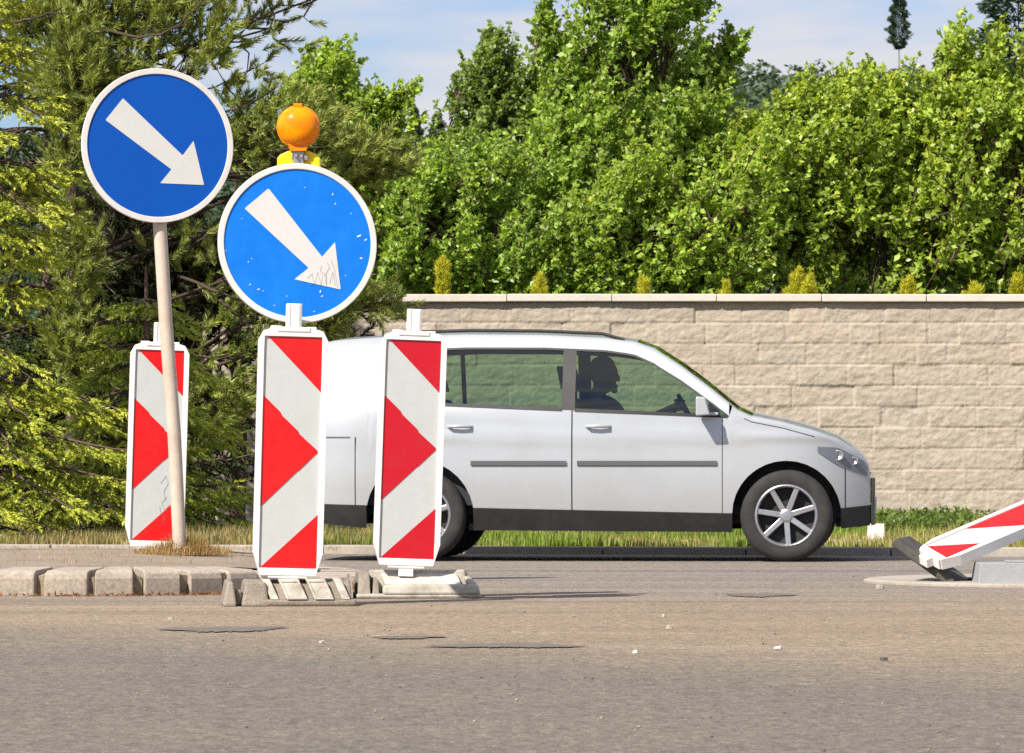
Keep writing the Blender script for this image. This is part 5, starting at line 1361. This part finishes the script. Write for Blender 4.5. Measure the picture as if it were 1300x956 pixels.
# lamps
for sd in (-1, 1):
    bmm = bmesh.new(); xs = np.linspace(1.47, 1.785, 14)
    patch(bmm, xs, lambda x: lin(x, [1.47, 1.6, 1.79], [.70, .615, .545]), lambda x: min(float(ztop(x)) - .022, float(lin(x, [1.47, 1.6, 1.79], [.735, .73, .63]))), 4, (sd,), off=.006); hl = bm_obj('headlight', bmm, M['clearlens'], car, smooth=True)
    for xq, zq, rq in ((1.60, .680, .034), (1.70, .645, .026)):
        bmm = bmesh.new(); yq = float(YY(xq, zq)) * sd
        lathe(bmm, [(rq, sd * .012), (rq * .85, sd * .016), (rq * .6, sd * .006), (.0001, sd * .002)], 'Y', 20, c=(xq, yq, zq), cap=False); bm_obj('reflector', bmm, M['alloy'], hl, smooth=True)
    bmm = bmesh.new(); xs = np.linspace(-1.895, -1.78, 8)
    patch(bmm, xs, lambda x: lin(x, [-1.9, -1.78], [.80, .84]), lambda x: min(float(ztop(x)) - .01, float(lin(x, [-1.9, -1.78], [1.13, 1.08]))), 5, (sd,), off=.006); bm_obj('taillight', bmm, M['redlens'], car, smooth=True)
    # mirrors
    ym = float(YY(.78, .95)) * sd
    bmm = bmesh.new(); box(bmm, .74, .84, min(ym, ym + sd * .05), max(ym, ym + sd * .05), .935, .955)
    y0_, y1_ = sorted((ym + sd * .035, ym + sd * .175)); hexa(bmm, [(.70, y0_, .93), (.79, y0_ , .935), (.79, y1_, .945), (.70, y1_, .94), (.70, y0_, 1.055), (.76, y0_, 1.05), (.76, y1_, 1.035), (.70, y1_, 1.045)])
    bm_obj('mirror', bmm, M['carpaint'], car, bevel=.02, seg=3)
    # roof rail
    pts = []
    for x_ in np.linspace(-1.35, .22, 12):
        zt_ = float(ztop(x_)); e_ = .022 if -1.33 < x_ < .2 else .0
        pts.append((x_, sd * (float(YY(x_, zt_)) - .045), zt_ + .008 + e_))
    tube_obj('roof_rail', [(np.array(pts), np.full(12, .011))], M['trim'], car, 8)
bmm = bmesh.new(); capend(bmm, XF, .37, .535, -.92, .92, rows=2, bulge=.025, off=.004); bm_obj('grille', bmm, M['trim'], car)
bmm = bmesh.new(); box(bmm, XF + .024, XF + .038, -.26, .26, .30, .41); bm_obj('number_plate', bmm, M['sign_white'], car, bevel=.003)
bmm = bmesh.new(); box(bmm, XR - .045, XR - .02, -.26, .26, .60, .71); bm_obj('number_plate', bmm, M['sign_white'], car, bevel=.003)
# cabin
bmm = bmesh.new(); box(bmm, -1.6, 1.0, -.66, .66, .30, .36); hexa(bmm, [(.72, -.64, .60), (1.04, -.66, .60), (1.04, .66, .60), (.72, .64, .60), (.80, -.64, .90), (1.0, -.62, .915), (1.0, .62, .915), (.80, .64, .90)])
for sd in (-1, 1): box(bmm, -1.5, .8, min(sd * .70, sd * .74), max(sd * .70, sd * .74), .36, .90)
box(bmm, -1.62, -1.20, -.66, .66, .36, .90)
bm_obj('cabin', bmm, M['seat'], car)
def seat(x_, y_, w_):
    bmm = bmesh.new()
    hexa(bmm, [(x_ - .02, y_ - w_, .36), (x_ + .46, y_ - w_, .36), (x_ + .46, y_ + w_, .36), (x_ - .02, y_ + w_, .36), (x_ - .02, y_ - w_, .54), (x_ + .48, y_ - w_, .60), (x_ + .48, y_ + w_, .60), (x_ - .02, y_ + w_, .54)])
    hexa(bmm, [(x_ - .10, y_ - w_, .46), (x_ + .02, y_ - w_, .46), (x_ + .02, y_ + w_, .46), (x_ - .10, y_ + w_, .46), (x_ - .27, y_ - w_ * .85, 1.06), (x_ - .18, y_ - w_ * .85, 1.06), (x_ - .18, y_ + w_ * .85, 1.06), (x_ - .27, y_ + w_ * .85, 1.06)])
    o = bm_obj('seat', bmm, M['seat'], car, bevel=.04, seg=3)
    n_h = 1 if w_ < .4 else 3
    for k in range(n_h):
        bmm = bmesh.new()
        yy = y_ + (0 if n_h == 1 else (k - 1) * .4)
        hexa(bmm, [(x_ - .28, yy - .12, 1.11), (x_ - .20, yy - .12, 1.11), (x_ - .20, yy + .12, 1.11), (x_ - .28, yy + .12, 1.11), (x_ - .31, yy - .10, 1.26), (x_ - .24, yy - .10, 1.26), (x_ - .24, yy + .10, 1.26), (x_ - .31, yy + .10, 1.26)])
        box(bmm, x_ - .25, x_ - .235, yy - .05, yy - .035, 1.02, 1.13); box(bmm, x_ - .25, x_ - .235, yy + .035, yy + .05, 1.02, 1.13)
        bm_obj('headrest', bmm, M['seat'], o, bevel=.015)
seat(.08, -.34, .24); seat(.08, .34, .24); seat(-.82, 0, .60)
ang_ = np.linspace(0, 2 * math.pi, 25); swc = np.array([.60, .34, .93])
sw = swc + .17 * (np.cos(ang_)[:, None] * np.array([0, 1, 0]) + np.sin(ang_)[:, None] * np.array([-.45, 0, .89]))
tube_obj('steering_wheel', [(sw, np.full(25, .013)), (np.array([sw[0], swc, sw[12]]), np.full(3, .012)), (np.array([swc, swc + [.14, 0, -.10]]), np.array([.022, .022]))], M['trim'], car, 8)

# ------------------------------------------------------------------ driver
def skin_body(name, verts, edges, radii, mat, parent=None, root=0, sub=2):
    me = bpy.data.meshes.new(name); me.from_pydata([Vector(v) for v in verts], edges, []); me.update()
    o = link(name, me, parent, mat)
    sk = o.modifiers.new('skin', 'SKIN'); sk.use_smooth_shade = True
    sv = me.skin_vertices[0].data if me.skin_vertices else None
    if sv is None:
        bpy.context.view_layer.objects.active = o
        bmx = bmesh.new(); bmx.from_mesh(me); lay = bmx.verts.layers.skin.verify(); bmx.to_mesh(me); bmx.free(); sv = me.skin_vertices[0].data
    for i, r_ in enumerate(radii):
        sv[i].radius = (r_, r_) if not isinstance(r_, tuple) else r_; sv[i].use_root = (i == root)
    s = o.modifiers.new('sub', 'SUBSURF'); s.levels = sub; s.render_levels = sub
    return o
drv = empty('person', CARC, (0, 0, YAW)); tag(drv, 'driver in a dark navy shirt sitting at the wheel of the silver-white car', 'person')
ys = .34
bv = [(.12, ys, .66), (.06, ys, .80), (.02, ys, .95), (-.01, ys, 1.04), (-.015, ys, 1.10), (.0, ys, 1.15), (.015, ys, 1.21), (.02, ys, 1.27),      # pelvis .. head (0-7)
      (-.01, ys - .17, 1.02), (.20, ys - .22, .84), (.42, ys - .17, .96), (.50, ys - .16, 1.0),          # right arm 8-11
      (-.01, ys + .17, 1.02), (.20, ys + .20, .84), (.42, ys + .17, .96), (.50, ys + .16, 1.0),          # left arm 12-15
      (.18, ys - .10, .65), (.55, ys - .11, .70), (.80, ys - .10, .44), (.90, ys - .10, .40),            # legs 16-19
      (.18, ys + .10, .65), (.55, ys + .11, .70), (.80, ys + .10, .44), (.90, ys + .10, .40)]
be = [(0, 1), (1, 2), (2, 3), (3, 4), (4, 5), (5, 6), (6, 7), (3, 8), (8, 9), (9, 10), (10, 11), (3, 12), (12, 13), (13, 14), (14, 15), (0, 16), (16, 17), (17, 18), (18, 19), (0, 20), (20, 21), (21, 22), (22, 23)]
br = [(.13, .15), (.12, .14), (.12, .16), (.08, .09), .052, (.085, .070), (.098, .078), (.075, .062), .062, .045, .034, .03, .062, .045, .034, .03, .09, .07, .05, .045, .09, .07, .05, .045]
_t = bmesh.new(); bmesh.ops.create_uvsphere(_t, u_segments=20, v_segments=12, radius=1.0); bmesh.ops.triangulate(_t, faces=_t.faces)
_t.verts.index_update(); SPV = [v.co.copy() for v in _t.verts]; SPF = np.array([[v.index for v in f.verts] for f in _t.faces]); _t.free()
BV, BF = [], []
def blob(c, rx, ry, rz, shape=None):
    BF.append(SPF + len(SPV) * len(BF)); q = []
    for v in SPV:
        p = Vector((v.x * rx, v.y * ry, v.z * rz))
        if shape: p = shape(p)
        q.append(tuple(p + Vector(c)))
    BV.append(np.array(q))
HC = (.025, ys, 1.215)
for ia, ib in be:                                               # limbs and trunk: tapered chains, fused into one skin below
    pa, pb = Vector(bv[ia]), Vector(bv[ib]); ra, rb_ = [(q if isinstance(q, tuple) else (q, q)) for q in (br[ia], br[ib])]
    if ib in (6, 7): continue
    nst = max(2, int((pb - pa).length / (.3 * min(ra[0], rb_[0]))))
    for k in range(nst + 1):
        t = k / nst; q = pa.lerp(pb, t); r0_ = ra[0] * (1 - t) + rb_[0] * t; r1_ = ra[1] * (1 - t) + rb_[1] * t
        if ib == 5: r0_ = r1_ = .050
        blob(q, r0_ * .85, r1_ * .85, min(r0_, r1_) * .85)
blob(HC, .098, .078, .120, lambda p: Vector((p.x * (1 if p.z > -.03 else .86) + (.010 if p.z < -.05 else 0), p.y * (1 - max(0, -p.z - .02) * 3.2), p.z)))   # skull and jaw
blob((.122, ys, 1.195), .016, .012, .024)                       # nose
blob((.112, ys, 1.145), .014, .022, .008); blob((.100, ys, 1.112), .022, .024, .018)      # lips, chin
blob((.098, ys, 1.245), .016, .050, .010)                       # brow
for sd in (-1, 1): blob((.015, ys + sd * .080, 1.200), .018, .009, .030)
bd = mesh_np('body', np.concatenate(BV), np.concatenate(BF), drv, M['skin'])
rm = bd.modifiers.new('remesh', 'REMESH'); rm.mode = 'VOXEL'; rm.voxel_size = .007; rm.use_smooth_shade = True
sm_ = bd.modifiers.new('smooth', 'SMOOTH'); sm_.factor = .5; sm_.iterations = 2
# shirt and trousers as slightly larger shells of the same skeleton
skin_body('shirt', [bv[i] for i in (0, 1, 2, 3, 8, 9, 12, 13)], [(0, 1), (1, 2), (2, 3), (3, 4), (4, 5), (3, 6), (6, 7)], [(.145, .165), (.135, .16), (.135, .175), (.092, .105), .076, .056, .076, .056], M['shirt'], drv)
skin_body('trousers', [bv[i] for i in (0, 16, 17, 18, 20, 21, 22)], [(0, 1), (1, 2), (2, 3), (0, 4), (4, 5), (5, 6)], [(.15, .165), .102, .082, .062, .102, .082, .062], M['trousers'], drv)
bmm = bmesh.new(); bmesh.ops.create_uvsphere(bmm, u_segments=24, v_segments=14, radius=1.0)
for v in bmm.verts: v.co = Vector((v.co.x * .108, v.co.y * .088, v.co.z * .130))
bmesh.ops.delete(bmm, geom=[v for v in bmm.verts if v.co.z < max(-.085, .75 * v.co.x + .005)], context='VERTS')
hr = bm_obj('hair', bmm, M['hair'], drv, smooth=True); hr.location = (.018, ys, 1.218)
so_ = hr.modifiers.new('t', 'SOLIDIFY'); so_.thickness = .010; so_.offset = -1
for sd in (-1, 1):
    bmm = bmesh.new(); bmesh.ops.create_uvsphere(bmm, u_segments=10, v_segments=8, radius=.011); o = bm_obj('eye', bmm, M['hair'], drv, smooth=True); o.location = (.112, ys + sd * .032, 1.218)
    # fingers wrapped round the wheel rim
    for k in range(4):
        zz_ = .985 + k * .020; yk = ys + sd * .165
        skin_body('finger', [(.50, yk - sd * .01, zz_), (.54, yk + sd * .012, zz_ + .004), (.555, yk + sd * .0, zz_ + .004), (.55, yk - sd * .022, zz_)], [(0, 1), (1, 2), (2, 3)], [.010, .009, .009, .008], M['skin'], drv, sub=1)
    skin_body('thumb', [(.50, ys + sd * .15, .99), (.52, ys + sd * .128, 1.01), (.545, ys + sd * .13, 1.035)], [(0, 1), (1, 2)], [.012, .010, .009], M['skin'], drv, sub=1)
